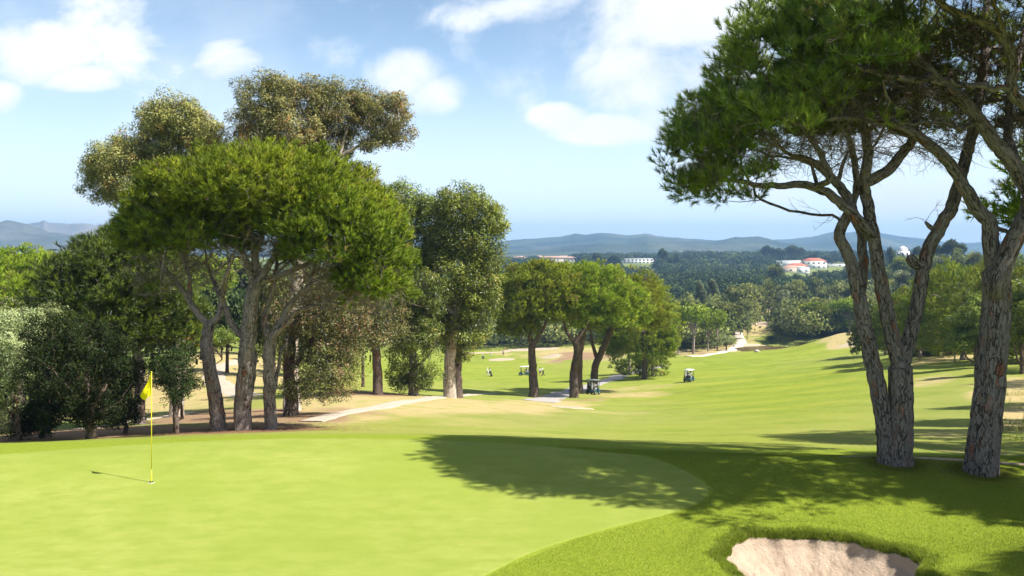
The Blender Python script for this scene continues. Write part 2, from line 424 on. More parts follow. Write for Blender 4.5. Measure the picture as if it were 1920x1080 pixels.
def ground_mat():
    m, nt, ns, ls = newmat('turf and earth')
    p = geo(ns)
    dry, dirt, rough, fair, near = [attr(ns, a) for a in ('dry', 'dirt', 'rough', 'fair', 'near')]
    nb = noise(ns, ls, p, .12, 4., .6); nm = noise(ns, ls, p, .9, 5., .6); nf = noise(ns, ls, p, 9., 6., .7); nff = noise(ns, ls, p, 60., 4., .7)
    strp = noise(ns, ls, scaled(ns, ls, p, (.035, .16, 0), rot=(0, 0, R(-14))), 1., 3., .5)
    fw = mixc(ns, ls, mapr(ns, ls, strp.outputs[0], .40, .60), (.150, .225, .014), (.240, .290, .022))
    fw = mixc(ns, ls, mapr(ns, ls, nm.outputs[0], .40, .75, 0, .5), fw, (.29, .30, .06))
    semi = mixc(ns, ls, mapr(ns, ls, nb.outputs[0], .35, .65), (.205, .255, .028), (.285, .295, .060))
    semi = mixc(ns, ls, mapr(ns, ls, nf.outputs[0], .35, .75, 0, .7), semi, (.27, .285, .10))
    g = mixc(ns, ls, fair, semi, fw)
    n35 = noise(ns, ls, p, 2.6, 7., .72); nlo = noise(ns, ls, p, .28, 5., .65)
    g = mixc(ns, ls, mapr(ns, ls, n35.outputs[0], .40, .72, 0, .55), g, (.33, .325, .075)); g = mixc(ns, ls, mapr(ns, ls, nlo.outputs[0], .50, .34, 0, .45), g, (.125, .195, .014))
    fr = mixc(ns, ls, mapr(ns, ls, nf.outputs[0], .3, .72), (.160, .225, .014), (.245, .300, .028))
    fr = mixc(ns, ls, mapr(ns, ls, nff.outputs[0], .4, .7, 0, .55), fr, (.32, .37, .06))
    g = mixc(ns, ls, near, g, fr)
    rg = mixc(ns, ls, mapr(ns, ls, nm.outputs[0], .35, .65), (.13, .185, .035), (.25, .26, .085))
    g = mixc(ns, ls, math_(ns, ls, 'MULTIPLY', rough, mapr(ns, ls, nm.outputs[0], .2, .5, .6, 1.)), g, rg)
    dn = mixc(ns, ls, mapr(ns, ls, nf.outputs[0], .35, .68), (.52, .37, .20), (.36, .31, .12))
    dn = mixc(ns, ls, mapr(ns, ls, nm.outputs[0], .48, .66, 0, .8), dn, (.27, .30, .075))
    # break the dry edges up with noise
    thr = math_(ns, ls, 'SUBTRACT', math_(ns, ls, 'MULTIPLY', dry, 1.7), math_(ns, ls, 'MULTIPLY', math_(ns, ls, 'ADD', nm.outputs[0], nf.outputs[0]), .62))
    g = mixc(ns, ls, mapr(ns, ls, thr, -.05, .65), g, dn)
    dd = mixc(ns, ls, mapr(ns, ls, nff.outputs[0], .35, .7), (.20, .125, .075), (.40, .27, .16))
    thr2 = math_(ns, ls, 'SUBTRACT', math_(ns, ls, 'MULTIPLY', dirt, 1.7), math_(ns, ls, 'MULTIPLY', math_(ns, ls, 'ADD', nm.outputs[0], nff.outputs[0]), .6))
    g = mixc(ns, ls, mapr(ns, ls, thr2, 0., .5), g, dd)
    h = math_(ns, ls, 'ADD', math_(ns, ls, 'MULTIPLY', nf.outputs[0], .8), math_(ns, ls, 'MULTIPLY', nff.outputs[0], .35))
    out_princ(ns, ls, g, .95, .05, bump(ns, ls, h, .55, .08))
    return m

def strip(name, pts, width, mat, lift=.03, y0=12., seed=0, label=None, world=None, edge=.12):
    W = np.array([hit(px, py, y0) for px, py in pts]) if world is None else np.array(world, float)
    # resample
    L = np.concatenate([[0], np.cumsum(np.linalg.norm(np.diff(W[:, :2], axis=0), axis=1))])
    n = int(max(24, L[-1]/.5)); t = np.linspace(0, L[-1], n)
    k = max(3, n//len(W)//2)
    C = np.stack([np.interp(t, L, W[:, i]) for i in (0, 1)], 1)
    ker = np.ones(k)/k
    Cp = np.concatenate([np.repeat(C[:1], k, 0)+(np.arange(-k, 0)[:, None])*(C[1]-C[0]), C, np.repeat(C[-1:], k, 0)+(np.arange(1, k+1)[:, None])*(C[-1]-C[-2])])
    C = np.stack([np.convolve(Cp[:, i], ker, 'same') for i in (0, 1)], 1)[k:-k]
    T = norm(np.gradient(C, axis=0)); Nn = np.stack([-T[:, 1], T[:, 0]], 1)
    m = 9; s = np.linspace(-1, 1, m); wd = width/2*(1+edge*2*vnoise(t/2.3, t*0+seed, seed)[:, None]*1.5+edge*fbm(t/.5, t*0, seed+5)[:, None])
    off = s[None]*wd
    X = C[:, None, 0]+off*Nn[:, None, 0]; Y = C[:, None, 1]+off*Nn[:, None, 1]
    Z = H(X, Y)+lift*(1-.8*np.abs(s)**4)[None]+Y*.0002
    Z = np.where(np.abs(s)[None] > .99, Z-lift*.8-.03, Z)
    k_ = np.arange(n-1)[:, None]*m; i = np.arange(m-1)
    Q = np.stack([k_+i, k_+i+1, k_+m+i+1, k_+m+i], -1).reshape(-1, 4)[:, ::-1]
    return mesh(name, np.stack([X, Y, Z], -1), [Q], mat, smooth=True, kind='structure')

def patch(name, c, rad, mat, lift=.02, seg=160, rings=24, fn=None, seed=0, rough=.1):
    """a blob draped on the ground round c; rad: (rx, ry) or fn(angle)"""
    a = np.arange(seg)/seg*2*PI; q = np.linspace(0, 1, rings)
    rr = fn(a) if fn else np.hypot(rad[0]*np.cos(a), 0)*0+1./np.sqrt((np.cos(a)/rad[0])**2+(np.sin(a)/rad[1])**2)
    rr = rr*(1+rough*fbm(np.cos(a)*2.2+seed, np.sin(a)*2.2, seed, 4))
    X = c[0]+q[:, None]*rr*np.cos(a); Y = c[1]+q[:, None]*rr*np.sin(a)
    Z = H(X, Y)+lift*(1-.7*q[:, None]**6)
    Z[-1] -= lift*.3+.02
    k = np.arange(rings-1)[:, None]*seg; i = np.arange(seg); j = (i+1) % seg
    Q = np.stack([k+i, k+j, k+seg+j, k+seg+i], -1).reshape(-1, 4)[:, ::-1]
    return mesh(name, np.stack([X, Y, Z], -1), [Q], mat, smooth=True, kind='structure')

def path_mat(name, a, b):
    m, nt, ns, ls = newmat(name); p = geo(ns)
    n = noise(ns, ls, p, 1.3, 6., .65); f = noise(ns, ls, p, 45., 3., .6)
    c = mixc(ns, ls, mapr(ns, ls, n.outputs[0], .3, .7), a, b); c = mixc(ns, ls, mapr(ns, ls, f.outputs[0], .35, .65, 0, .35), c, tuple(x*.6 for x in a))
    out_princ(ns, ls, c, .92, .1, bump(ns, ls, f.outputs[0], .3, .02)); return m

def make_green():
    # outline of the putting surface, traced on the flat lawn (world metres)
    out = [(880, 1080), (935, 1045), (1000, 1012), (1080, 984), (1160, 962), (1240, 945), (1290, 933), (1322, 917), (1329, 902), (1312, 886), (1270, 868), (1210, 852), (1120, 838), (1000, 826), (880, 819), (700, 816), (500, 817), (300, 825), (120, 837), (0, 848), (-150, 866)]
    W = [np.array([(x-960)/F*(4.4*F/(y-HZ)), 4.4*F/(y-HZ)]) for x, y in out]
    W += [np.array([-14.5, 15.5]), np.array([-14.5, 12.]), np.array([-12., 9.0]), np.array([-7., 7.9]), np.array([-3., 8.4]), np.array([-1.4, 9.6])]
    W = np.array(W); c = np.array([-4., 14.2])
    # closed smooth resample
    n = len(W); t = np.arange(n+1); Wc = np.concatenate([W, W[:1]]); tt = np.linspace(0, n, 1400, endpoint=False)
    def cr(P_, u):
        i = np.floor(u).astype(int); f = (u-i)[:, None]; p0, p1, p2, p3 = P_[(i-1) % n], P_[i % n], P_[(i+1) % n], P_[(i+2) % n]
        return .5*((2*p1)+(-p0+p2)*f+(2*p0-5*p1+4*p2-p3)*f**2+(-p0+3*p1-3*p2+p3)*f**3)
    C = cr(W, tt)
    q = np.concatenate([np.linspace(0, .97, 150), [.98, .99, 1.]])
    X = c[0]+q[:, None]*(C[:, 0]-c[0]); Y = c[1]+q[:, None]*(C[:, 1]-c[1])
    Z = H(X, Y)+.006; Z[-1] -= .008
    seg = len(C); k = np.arange(len(q)-1)[:, None]*seg; i = np.arange(seg); j = (i+1) % seg
    Q = np.stack([k+i, k+j, k+seg+j, k+seg+i], -1).reshape(-1, 4)
    m, nt, ns, ls = newmat('putting green turf'); p = geo(ns)
    n1 = noise(ns, ls, p, .35, 4., .6); n2 = noise(ns, ls, scaled(ns, ls, p, (6, 22, 6), rot=(0, 0, R(12))), 1., 5., .7); n3 = noise(ns, ls, p, 110., 3., .7)
    cc = mixc(ns, ls, mapr(ns, ls, n1.outputs[0], .36, .64), (.215, .275, .034), (.295, .328, .070))
    n5 = noise(ns, ls, scaled(ns, ls, p, (1, 1.8, 1)), 1.5, 6., .66)
    cc = mixc(ns, ls, mapr(ns, ls, n5.outputs[0], .40, .64, 0, .8), cc, (.185, .245, .026))
    cc = mixc(ns, ls, mapr(ns, ls, n2.outputs[0], .35, .7, 0, .6), cc, (.215, .265, .035))
    cc = mixc(ns, ls, mapr(ns, ls, n3.outputs[0], .4, .75, 0, .4), cc, (.42, .43, .15))
    out_princ(ns, ls, cc, .9, .06, bump(ns, ls, n3.outputs[0], .25, .01))
    return mesh('putting_green', np.stack([X, Y, Z], -1), [Q], m, smooth=True, kind='structure')

def make_bunker():
    a = np.arange(720)/720*2*PI; q = np.linspace(0, 1, 120)
    r0 = bunker_r(a)
    X = 4.45+q[:, None]*r0*1.0*np.cos(a); Y = 12.28+q[:, None]*r0*1.0*np.sin(a)/1.02
    Z = H(X, Y)+.012
    rip = .012*fbm(X*7, Y*7, 77, 3)+.010*fbm(X*16, Y*9, 15, 3)
    pock = -.03*np.clip(vnoise(X*6., Y*6., 31)-.2, 0, 1)*4-.012*np.clip(vnoise(X*15., Y*15., 33)-.2, 0, 1)*4
    Z = Z+rip+pock; Z[-1] -= .03
    k = np.arange(119)[:, None]*720; i = np.arange(720); j = (i+1) % 720
    Q = np.stack([k+i, k+j, k+720+j, k+720+i], -1).reshape(-1, 4)
    m, nt, ns, ls = newmat('bunker sand'); p = geo(ns)
    n = noise(ns, ls, p, 3., 5., .6); f = noise(ns, ls, p, 22., 5., .75); ff = noise(ns, ls, p, 130., 3., .7)
    c = mixc(ns, ls, mapr(ns, ls, n.outputs[0], .3, .7), (.43, .32, .23), (.54, .42, .31))
    c = mixc(ns, ls, mapr(ns, ls, f.outputs[0], .52, .66, 0, .55), c, (.34, .24, .17)); c = mixc(ns, ls, mapr(ns, ls, ff.outputs[0], .4, .7, 0, .4), c, (.66, .54, .42))
    h = math_(ns, ls, 'ADD', f.outputs[0], math_(ns, ls, 'MULTIPLY', ff.outputs[0], .3))
    out_princ(ns, ls, c, .95, .05, bump(ns, ls, h, .8, .05))
    return mesh('sand_bunker', np.stack([X, Y, Z], -1), [Q], m, smooth=True, kind='structure')

def make_hills():
    def part(name, px0, px1, ridge, r0, rr, r1, base, seed, amp, py_of, mat, ncol=700):
        px = np.linspace(px0, px1, ncol); rows = np.exp(np.linspace(math.log(r0), math.log(r1), 150))
        rp = np.interp(px, [p[0] for p in ridge], [p[1] for p in ridge]); 
        U, Y = np.meshgrid((px-960)/F, rows); X = U*Y
        rp = rp+1.6*fbm(px/34., px*0, seed+3, 4)
        topz = (HZ-rp)/F*rr
        t = (Y-r0)/(rr-r0); up = np.clip(t, 0, 1)**1.15; dn = sstep(1.0, 2.2, t)
        bz = -base/F*Y
        nz = fbm(X/900., Y/900., seed, 5, .55); rid = 1-2*np.abs(fbm(X/700.+3, Y/1100., seed+8, 4))
        env = np.sin(np.clip(t, 0, 1)*PI)
        Z = bz*(1-up)+topz[None]*up*(1-dn)+env*amp*(nz*2.6+(rid-.6)*2.2)*np.clip(topz[None]/60., .3, 1.5)
        Z += 2.2*sstep(.9, 1, t)*np.clip(vnoise(X/14., Y/400., seed+2)+.1, 0, 1)+1.5*sstep(.3, 1, t)*vnoise(X/40., Y/40., 4)
        Z = np.where(t <= 0.001, bz-8, Z)
        nx = len(px); k = np.arange(len(rows)-1)[:, None]*nx; i = np.arange(nx-1)
        Q = np.stack([k+i, k+i+1, k+nx+i+1, k+nx+i], -1).reshape(-1, 4)
        return mesh(name, np.stack([X, Y, Z], -1), [Q], mat, smooth=True, kind='structure')
    def hm(name, lo, hi, tan, tanf):
        m, nt, ns, ls = newmat(name); p = geo(ns)
        n = noise(ns, ls, p, .0035, 6., .6); f = noise(ns, ls, p, .03, 4., .7); w = noise(ns, ls, scaled(ns, ls, p, (1, .4, 1)), .0022, 5., .6)
        c = mixc(ns, ls, mapr(ns, ls, n.outputs[0], .38, .62), lo, hi); c = mixc(ns, ls, mapr(ns, ls, f.outputs[0], .4, .7, 0, .5), c, tuple(x*.55 for x in lo))
        c = mixc(ns, ls, mapr(ns, ls, w.outputs[0], .52, .62, 0, tanf), c, tan)
        out_princ(ns, ls, c, .95, .03, bump(ns, ls, f.outputs[0], .6, 12.)); return m
    ml = hm('dry scrub hillside', (.055, .070, .055), (.16, .155, .12), (.30, .24, .19), .75)
    mr = hm('wooded hillside', (.028, .042, .034), (.085, .105, .060), (.17, .16, .10), .5)
    part('hills', -700, 560, [(-700, 440), (-300, 424), (-100, 432), (0, 428), (30, 422), (60, 419), (74, 417), (82, 413), (92, 418), (120, 420), (160, 418), (200, 424), (230, 423), (260, 420), (400, 426), (560, 450)], 2300, 4300, 6300, 6, 3, 30, None, ml)
    part('hills', 780, 1560, [(780, 468), (860, 462), (930, 455), (960, 450), (1000, 447), (1050, 444), (1078, 438), (1100, 440), (1130, 437), (1180, 442), (1214, 438), (1230, 442), (1260, 445), (1300, 448), (1340, 451), (1380, 447), (1420, 449), (1450, 452), (1500, 456), (1560, 470)], 2100, 3900, 6500, 13, 11, 22, None, mr)
    part('hills', 1330, 2600, [(1330, 462), (1400, 452), (1480, 449), (1520, 444), (1545, 438), (1562, 434), (1585, 437), (1620, 433), (1660, 439), (1700, 444), (1760, 452), (1820, 456), (2100, 440), (2600, 450)], 2900, 4500, 6400, 10, 23, 18, None, mr)
# ---------- sky, sun, camera ----------
def make_world():
    sc = bpy.context.scene
    w = bpy.data.worlds.new('World'); sc.world = w; w.use_nodes = True; nt = w.node_tree; ns = nt.nodes; ls = nt.links; ns.clear()
    sky = ns.new('ShaderNodeTexSky'); sky.sky_type = 'NISHITA'; sky.sun_disc = False
    sky.sun_elevation = R(ELEV); sky.sun_rotation = math.atan2(SUN[0], SUN[1]); sky.altitude = 60; sky.air_density = 1.0; sky.dust_density = 1.0; sky.ozone_density = 1.6
    tc = ns.new('ShaderNodeTexCoord'); d = tc.outputs['Generated']
    sx = ns.new('ShaderNodeSeparateXYZ'); ls.new(d, sx.inputs[0])
    yy = math_(ns, ls, 'MAXIMUM', sx.outputs[1], .25)
    u = math_(ns, ls, 'DIVIDE', sx.outputs[0], yy); v = math_(ns, ls, 'DIVIDE', sx.outputs[2], yy)
    cb = ns.new('ShaderNodeCombineXYZ'); ls.new(u, cb.inputs[0]); ls.new(v, cb.inputs[1]); uv = cb.outputs[0]
    n1 = noise(ns, ls, scaled(ns, ls, uv, (1, 1.5, 1)), 5., 10., .60, .35)
    n2 = noise(ns, ls, uv, 2.6, 5., .55)
    cl = [(70, 95, 80, 55, 1.0), (25, 80, 50, 38, .95), (150, 152, 62, 24, .95), (0, 185, 42, 30, .95), (225, 35, 120, 60, .62), (270, 75, 60, 35, .5), (430, 112, 62, 36, .95), (600, 110, 70, 48, .62), (755, 135, 72, 44, 1.25), (815, 175, 50, 36, 1.0),
          (1010, 0, 130, 40, .80), (880, 28, 60, 26, .5), (1270, 40, 190, 90, 1.35), (1210, 130, 130, 80, 1.25), (1330, 130, 120, 130, 1.2), (1050, 222, 52, 26, 1.25), (1140, 242, 100, 28, 1.3), (1235, 232, 60, 36, .95), (1440, 330, 90, 55, .6), (1700, 360, 130, 70, .95), (1600, 260, 120, 80, .7), (1780, 430, 90, 30, .8), (740, 268, 45, 40, .4)]
    D = None
    for px, py, rx, ry, s in cl:
        a = math_(ns, ls, 'MULTIPLY', math_(ns, ls, 'SUBTRACT', u, (px-960)/F), F/rx); b = math_(ns, ls, 'MULTIPLY', math_(ns, ls, 'SUBTRACT', v, (HZ-py)/F), F/ry)
        r2 = math_(ns, ls, 'ADD', math_(ns, ls, 'MULTIPLY', a, a), math_(ns, ls, 'MULTIPLY', b, b))
        f = math_(ns, ls, 'MULTIPLY', math_(ns, ls, 'SUBTRACT', 1.0, math_(ns, ls, 'MULTIPLY', r2, .56)), s)
        D = f if D is None else math_(ns, ls, 'MAXIMUM', D, f)
    # generic fair-weather cloud outside the photographed part of the sky
    gen = mapr(ns, ls, n2.outputs[0], .5, .8, 0, .35)
    far = math_(ns, ls, 'GREATER_THAN', math_(ns, ls, 'ABSOLUTE', u), .75)
    D = math_(ns, ls, 'MAXIMUM', D, math_(ns, ls, 'MULTIPLY', gen, far))
    D = math_(ns, ls, 'ADD', D, math_(ns, ls, 'MULTIPLY', math_(ns, ls, 'SUBTRACT', n1.outputs[0], .5), 4.1))
    al = mapr(ns, ls, D, .02, 1.05, 0, 1, True)
    veil = mapr(ns, ls, math_(ns, ls, 'ADD', n2.outputs[0], math_(ns, ls, 'MULTIPLY', n1.outputs[0], .5)), .68, 1.0, 0, .32, True)
    al = math_(ns, ls, 'MAXIMUM', al, veil)
    shade = mapr(ns, ls, math_(ns, ls, 'ADD', n1.outputs[0], math_(ns, ls, 'MULTIPLY', D, -.10)), .25, .60, 0, 1)
    cc = mixc(ns, ls, shade, CLOUD_LO, CLOUD_HI)
    skyc = mixc(ns, ls, 1.0, sky.outputs[0], SKY_TINT, 'MULTIPLY')
    up = mapr(ns, ls, sx.outputs[2], .22, .55, 1.22, .72)
    skyc = mixc(ns, ls, 1.0, skyc, up, 'MULTIPLY')
    hz = mapr(ns, ls, v, -.02, .25, .82, .0, True)
    skyc = mixc(ns, ls, hz, skyc, SKY_HZ)
    fin = mixc(ns, ls, al, skyc, cc)
    bg = ns.new('ShaderNodeBackground'); bg.inputs[1].default_value = .084; ls.new(fin, bg.inputs[0])
    o = ns.new('ShaderNodeOutputWorld'); ls.new(bg.outputs[0], o.inputs[0])
CLOUD_LO = (6.2, 6.6, 7.2); CLOUD_HI = (8.3, 8.35, 8.5); SKY_TINT = (1.06, 1.06, 1.02); SKY_HZ = (7.8, 9.1, 10.5)
def make_light_camera():
    sc = bpy.context.scene
    L = bpy.data.lights.new('sun', 'SUN'); L.energy = 5.0; L.angle = R(.53); L.color = (1., .955, .88)
    o = bpy.data.objects.new('sun', L); col.objects.link(o)
    from mathutils import Vector
    d = Vector((SUN[0]*math.cos(R(ELEV)), SUN[1]*math.cos(R(ELEV)), math.sin(R(ELEV))))
    o.rotation_euler = d.to_track_quat('Z', 'Y').to_euler(); o.location = (20, -20, 40)
    c = bpy.data.cameras.new('camera'); c.sensor_width = 36; c.lens = F/1920*36; c.shift_y = -(540-HZ)/1920; c.clip_start = .1; c.clip_end = 30000
    co = bpy.data.objects.new('camera', c); col.objects.link(co); co.location = (0, 0, 0); co.rotation_euler = (PI/2, 0, 0)
    sc.camera = co
    sc.view_settings.view_transform = 'Standard'; sc.view_settings.look = 'None'; sc.view_settings.gamma = 1; sc.view_settings.exposure = EXPO
    try: sc.view_settings.use_curve_mapping = False
    except Exception: pass
    cy = sc.cycles; cy.max_bounces = 6; cy.diffuse_bounces = 3; cy.glossy_bounces = 2; cy.transmission_bounces = 4; cy.volume_bounces = 0; cy.transparent_max_bounces = 6
    cy.use_adaptive_sampling = True; cy.adaptive_threshold = .015; cy.use_denoising = True; cy.sample_clamp_indirect = 4; cy.caustics_reflective = False; cy.caustics_refractive = False
EXPO = .90

def make_haze():
    m = bpy.data.materials.new('thin summer haze'); m.use_nodes = True; nt = m.node_tree; nt.nodes.clear()
    v = nt.nodes.new('ShaderNodeVolumePrincipled'); v.inputs['Color'].default_value = (.36, .63, 1, 1); v.inputs['Density'].default_value = HAZE; v.inputs['Anisotropy'].default_value = .1
    o = nt.nodes.new('ShaderNodeOutputMaterial'); nt.links.new(v.outputs[0], o.inputs['Volume'])
    b = MB(); b.box((0, 0, (HTOP+HBOT)/2), (14000, 14000, HTOP-HBOT)); b.build('haze', m, kind='stuff')
HAZE = .00020; HTOP = 175; HBOT = -62
# ---------- tree generator ----------
class Skel:
    def __init__(s, seed=0):
        s.P = []; s.par = []; s.rad = []; s.len = []; s.rng = np.random.default_rng(seed); s.up = []
    def node(s, p, par, r=0.):
        p = np.asarray(p, float); s.P.append(p); s.par.append(par); s.rad.append(r)
        s.len.append(0. if par < 0 else s.len[par]+float(np.linalg.norm(p-s.P[par]))); return len(s.P)-1
    def nearest(s, p): return int(np.argmin(np.linalg.norm(np.array(s.P)-np.asarray(p), axis=1)))
    def limb(s, pts, r0, r1, join=True, step=.22, wob=.02, flare=0., power=1.):
        pts = [np.asarray(p, float) for p in pts]
        par = -1
        if s.P and join:
            par = s.nearest(pts[0]); 
        if par >= 0 and np.linalg.norm(s.P[par]-pts[0]) > .02: pts = [s.P[par]]+pts if np.linalg.norm(s.P[par]-pts[0]) > .3 else [s.P[par]]+pts[1:]
        A = np.array(pts); n = len(A); E = np.concatenate([[2*A[0]-A[1]], A, [2*A[-1]-A[-2]]])
        out = []
        for i in range(n-1):
            m = max(1, int(np.linalg.norm(A[i+1]-A[i])/step)); p0, p1, p2, p3 = E[i:i+4]
            for k in range(m):
                t = k/m; out.append(.5*((2*p1)+(-p0+p2)*t+(2*p0-5*p1+4*p2-p3)*t*t+(-p0+3*p1-3*p2+p3)*t**3))
        out.append(A[-1]); out = np.array(out)
        L = np.concatenate([[0], np.cumsum(np.linalg.norm(np.diff(out, axis=0), axis=1))]); t = L/L[-1]
        r = r0+(r1-r0)*t**power
        if flare: r = r*(1+flare*np.exp(-L/.35))
        jit = s.rng.normal(0, wob, out.shape)*np.minimum(1, t*(1-t)*6)[:, None]
        out = out+jit
        k0 = 0
        if par >= 0: k0 = 1
        last = par
        for i in range(k0, len(out)): last = s.node(out[i], last, r[i])
        return last
    def grow(s, att, step=.35, bf=.35, sag=.12, rise=.35, wob=.05, over=1.2, minr=0.):
        att = np.asarray(att, float); n0 = len(s.P)
        cap = n0+len(att)*40; PA = np.zeros((cap, 3)); LA = np.zeros(cap); OK = np.zeros(cap, bool)
        PA[:n0] = s.P; LA[:n0] = s.len; OK[:n0] = np.array(s.len) > minr; n = n0
        if not OK.any(): OK[:n0] = True
        d0 = np.min(np.linalg.norm(att[:, None]-PA[None, :n0:max(1, n0//200)], axis=2), axis=1)
        for ai in np.argsort(d0):
            a = att[ai]; D = PA[:n]-a; d = np.linalg.norm(D, axis=1)
            cost = d+bf*LA[:n]+over*np.maximum(D[:, 2], 0); cost[~OK[:n]] = 1e9
            k = int(np.argmin(cost)); dist = d[k]
            if dist < .05: continue
            m = max(2, int(dist/step)); p0 = PA[k]
            pr = s.par[k]; dirn = norm(p0-PA[pr]) if pr >= 0 else np.array([0, 0, 1.])
            c1 = p0+(dirn*.5+norm(a-p0)*.5)*dist*.35-np.array([0, 0, sag*dist])
            c2 = a-(norm(a-p0)*(1-rise)+np.array([0, 0, rise]))*dist*.35
            t = np.linspace(0, 1, m+1)[1:, None]
            B = (1-t)**3*p0+3*(1-t)**2*t*c1+3*(1-t)*t*t*c2+t**3*a
            B = B+s.rng.normal(0, wob*min(1, dist/2), B.shape)*(1-t)
            last = k
            for q in B:
                last = s.node(q, last); PA[n] = q; LA[n] = s.len[-1]; OK[n] = True; n += 1
                if n >= cap-2: return
    def finish(s, tip=.008, e=2.35, keep=None):
        n = len(s.P); acc = np.zeros(n); ch = [[] for _ in range(n)]
        for i in range(1, n):
            if s.par[i] >= 0: ch[s.par[i]].append(i)
        fixed = np.array(s.rad); R_ = np.zeros(n)
        for i in range(n-1, -1, -1):
            if not ch[i]: acc[i] = tip**e
            R_[i] = acc[i]**(1/e)
            if s.par[i] >= 0: acc[s.par[i]] += acc[i]*1.004
        R_ = np.minimum(R_, .25)
        s.R = np.where(fixed > 0, np.maximum(fixed, np.minimum(R_, fixed*1.15)), R_)
        # children thinner than parents
        for i in range(n):
            if s.par[i] >= 0 and fixed[i] <= 0: s.R[i] = min(s.R[i], s.R[s.par[i]]*.92 if fixed[s.par[i]] > 0 else s.R[s.par[i]])
        s.ch = ch; return s
    def wood(s, lump=.06, big=20, minrad=0., detail=1.0, ox=None):
        P_ = np.array(s.P); VS = []; QS = []; BC = []; TS = []; off = 0; done = []
        roots = [i for i in range(len(P_)) if s.par[i] < 0]
        stack = [(-1, r) for r in roots]
        while stack:
            pr, i = stack.pop(); ch = [pr] if pr >= 0 else []
            while True:
                ch.append(i); c = s.ch[i]
                if not c: break
                c = sorted(c, key=lambda k: -s.R[k]); 
                for o in c[1:]: stack.append((i, o))
                i = c[0]
            pts = P_[ch]; r = s.R[ch].copy()
            if pr >= 0: r[0] = min(r[0], r[1]*1.25)
            if len(pts) < 2 or r[min(1, len(r)-1)] < minrad: continue
            rm = r[:max(2, len(r)//2)].max()
            if rm > .12: sd, lm = int(big*detail), lump
            elif rm > .05: sd, lm = int(9*detail), lump*.6
            elif rm > .02: sd, lm = 5, 0
            else: sd, lm = 3, 0
            sd = max(3, sd)
            if sd == 3 and len(pts) > 4: 
                k = np.unique(np.concatenate([np.arange(0, len(pts), 2), [len(pts)-1]])); pts = pts[k]; r = r[k]
            r[-1] *= .6
            V, Q, bc = sweep(pts, r, sd, lm, len(VS))
            bc = bc+np.array([len(VS)*3.1 % 17, 0, len(VS)*1.7 % 11])
            VS.append(V); QS.append(Q+off); BC.append(bc); 
            e = off+(len(pts)-1)*sd
            TS.append(np.stack([np.full(sd-2, e), e+np.arange(1, sd-1), e+np.arange(2, sd)], 1)); off += len(V)
        return np.concatenate(VS), np.concatenate(QS), np.concatenate(TS), np.concatenate(BC)

def twig_mesh(S, D, L, r, rng, seg=5, curl=.35, droop=0., fork=2):
    """many fine bare twigs; S starts, D directions, L lengths"""
    S = np.asarray(S, float); D = norm(np.asarray(D, float)); n = len(S); L = np.broadcast_to(L, (n,))
    allp = []
    pts = [S]; d = D
    for k in range(seg):
        d = norm(d+rng.normal(0, curl, (n, 3))+np.array([0, 0, -droop])); pts.append(pts[-1]+d*(L/seg)[:, None])
    allp.append((np.stack(pts, 1), np.full(n, r)))
    for f in range(fork):
        k = rng.integers(1, seg, n); s0 = np.stack(pts, 1)[np.arange(n), k]; d = norm(D+rng.normal(0, .8, (n, 3)))
        q = [s0]
        for j in range(3):
            d = norm(d+rng.normal(0, curl, (n, 3))); q.append(q[-1]+d*(L*.45/3)[:, None])
        allp.append((np.stack(q, 1), np.full(n, r*.6)))
    VV = []; QQ = []; off = 0
    for A, rr in allp:
        n, m, _ = A.shape; T = norm(A[:, -1]-A[:, 0]); ref = rng.normal(0, 1, (n, 3)); N = norm(np.cross(T, ref)); B = np.cross(T, N)
        a = np.array([0, 2.094, 4.189]); w = (rr[:, None]*np.linspace(1, .35, m))[:, :, None, None]
        V = A[:, :, None, :]+w*(np.cos(a)[None, None, :, None]*N[:, None, None]+np.sin(a)[None, None, :, None]*B[:, None, None])
        base = off+np.arange(n)[:, None, None]*m*3+np.arange(m-1)[None, :, None]*3; i = np.arange(3); j = (i+1) % 3
        Q = np.stack([base+i, base+j, base+3+j, base+3+i], -1).reshape(-1, 4)
        VV.append(V.reshape(-1, 3)); QQ.append(Q); off += n*m*3
    return np.concatenate(VV), np.concatenate(QQ)

def rdir(rng, n): return norm(rng.normal(0, 1, (n, 3)))
def needles(C, D, n, L, w, rng, spread=.85, tint=None, up=.25, ball=0.):
    """tufts of needles at C pointing along D: n needles each"""
    N = len(C); D = norm(D)[:, None, :]
    q = norm(rng.normal(0, 1, (N, n, 3))); d = norm(D*(1.0)+q*spread+np.array([0, 0, up]))
    L_ = L*rng.uniform(.65, 1.15, (N, n, 1)); b = C[:, None]+D*(rng.uniform(-.45, .5, (N, n, 1))*L)+q*ball
    side = norm(np.cross(d, norm(rng.normal(0, 1, (N, n, 3)))))*(w/2)
    V = np.stack([b-side, b+side, b+d*L_], 2).reshape(-1, 3)
    T = np.arange(len(V)).reshape(-1, 3)
    t = (tint[:, None]+rng.normal(0, .10, (N, n)))
    t = np.repeat(t.reshape(-1), 3).reshape(-1, 3); t[:, 2] += .10
    return V, T, np.clip(t.ravel(), 0, 1), np.repeat(norm(D[:, 0]), n*3, axis=0)
def leaves(C, D, L, w, rng, tint=None, droop=0., fold=True):
    """single leaves (rhombi) at C"""
    N = len(C); d = norm(D*.6+rng.normal(0, .8, (N, 3))+np.array([0, 0, -droop])); s = norm(np.cross(d, rng.normal(0, 1, (N, 3))))
    L_ = L*rng.uniform(.6, 1.3, (N, 1)); W = w*rng.uniform(.7, 1.2, (N, 1)); m = C+d*L_*.45
    V = np.stack([C, m+s*W/2, C+d*L_, m-s*W/2], 1).reshape(-1, 3); i = np.arange(N)*4
    Q = np.stack([i, i+1, i+2, i+3], 1)
    return V, Q, np.repeat(np.clip(tint, 0, 1), 4), np.repeat(norm(D), 4, axis=0)

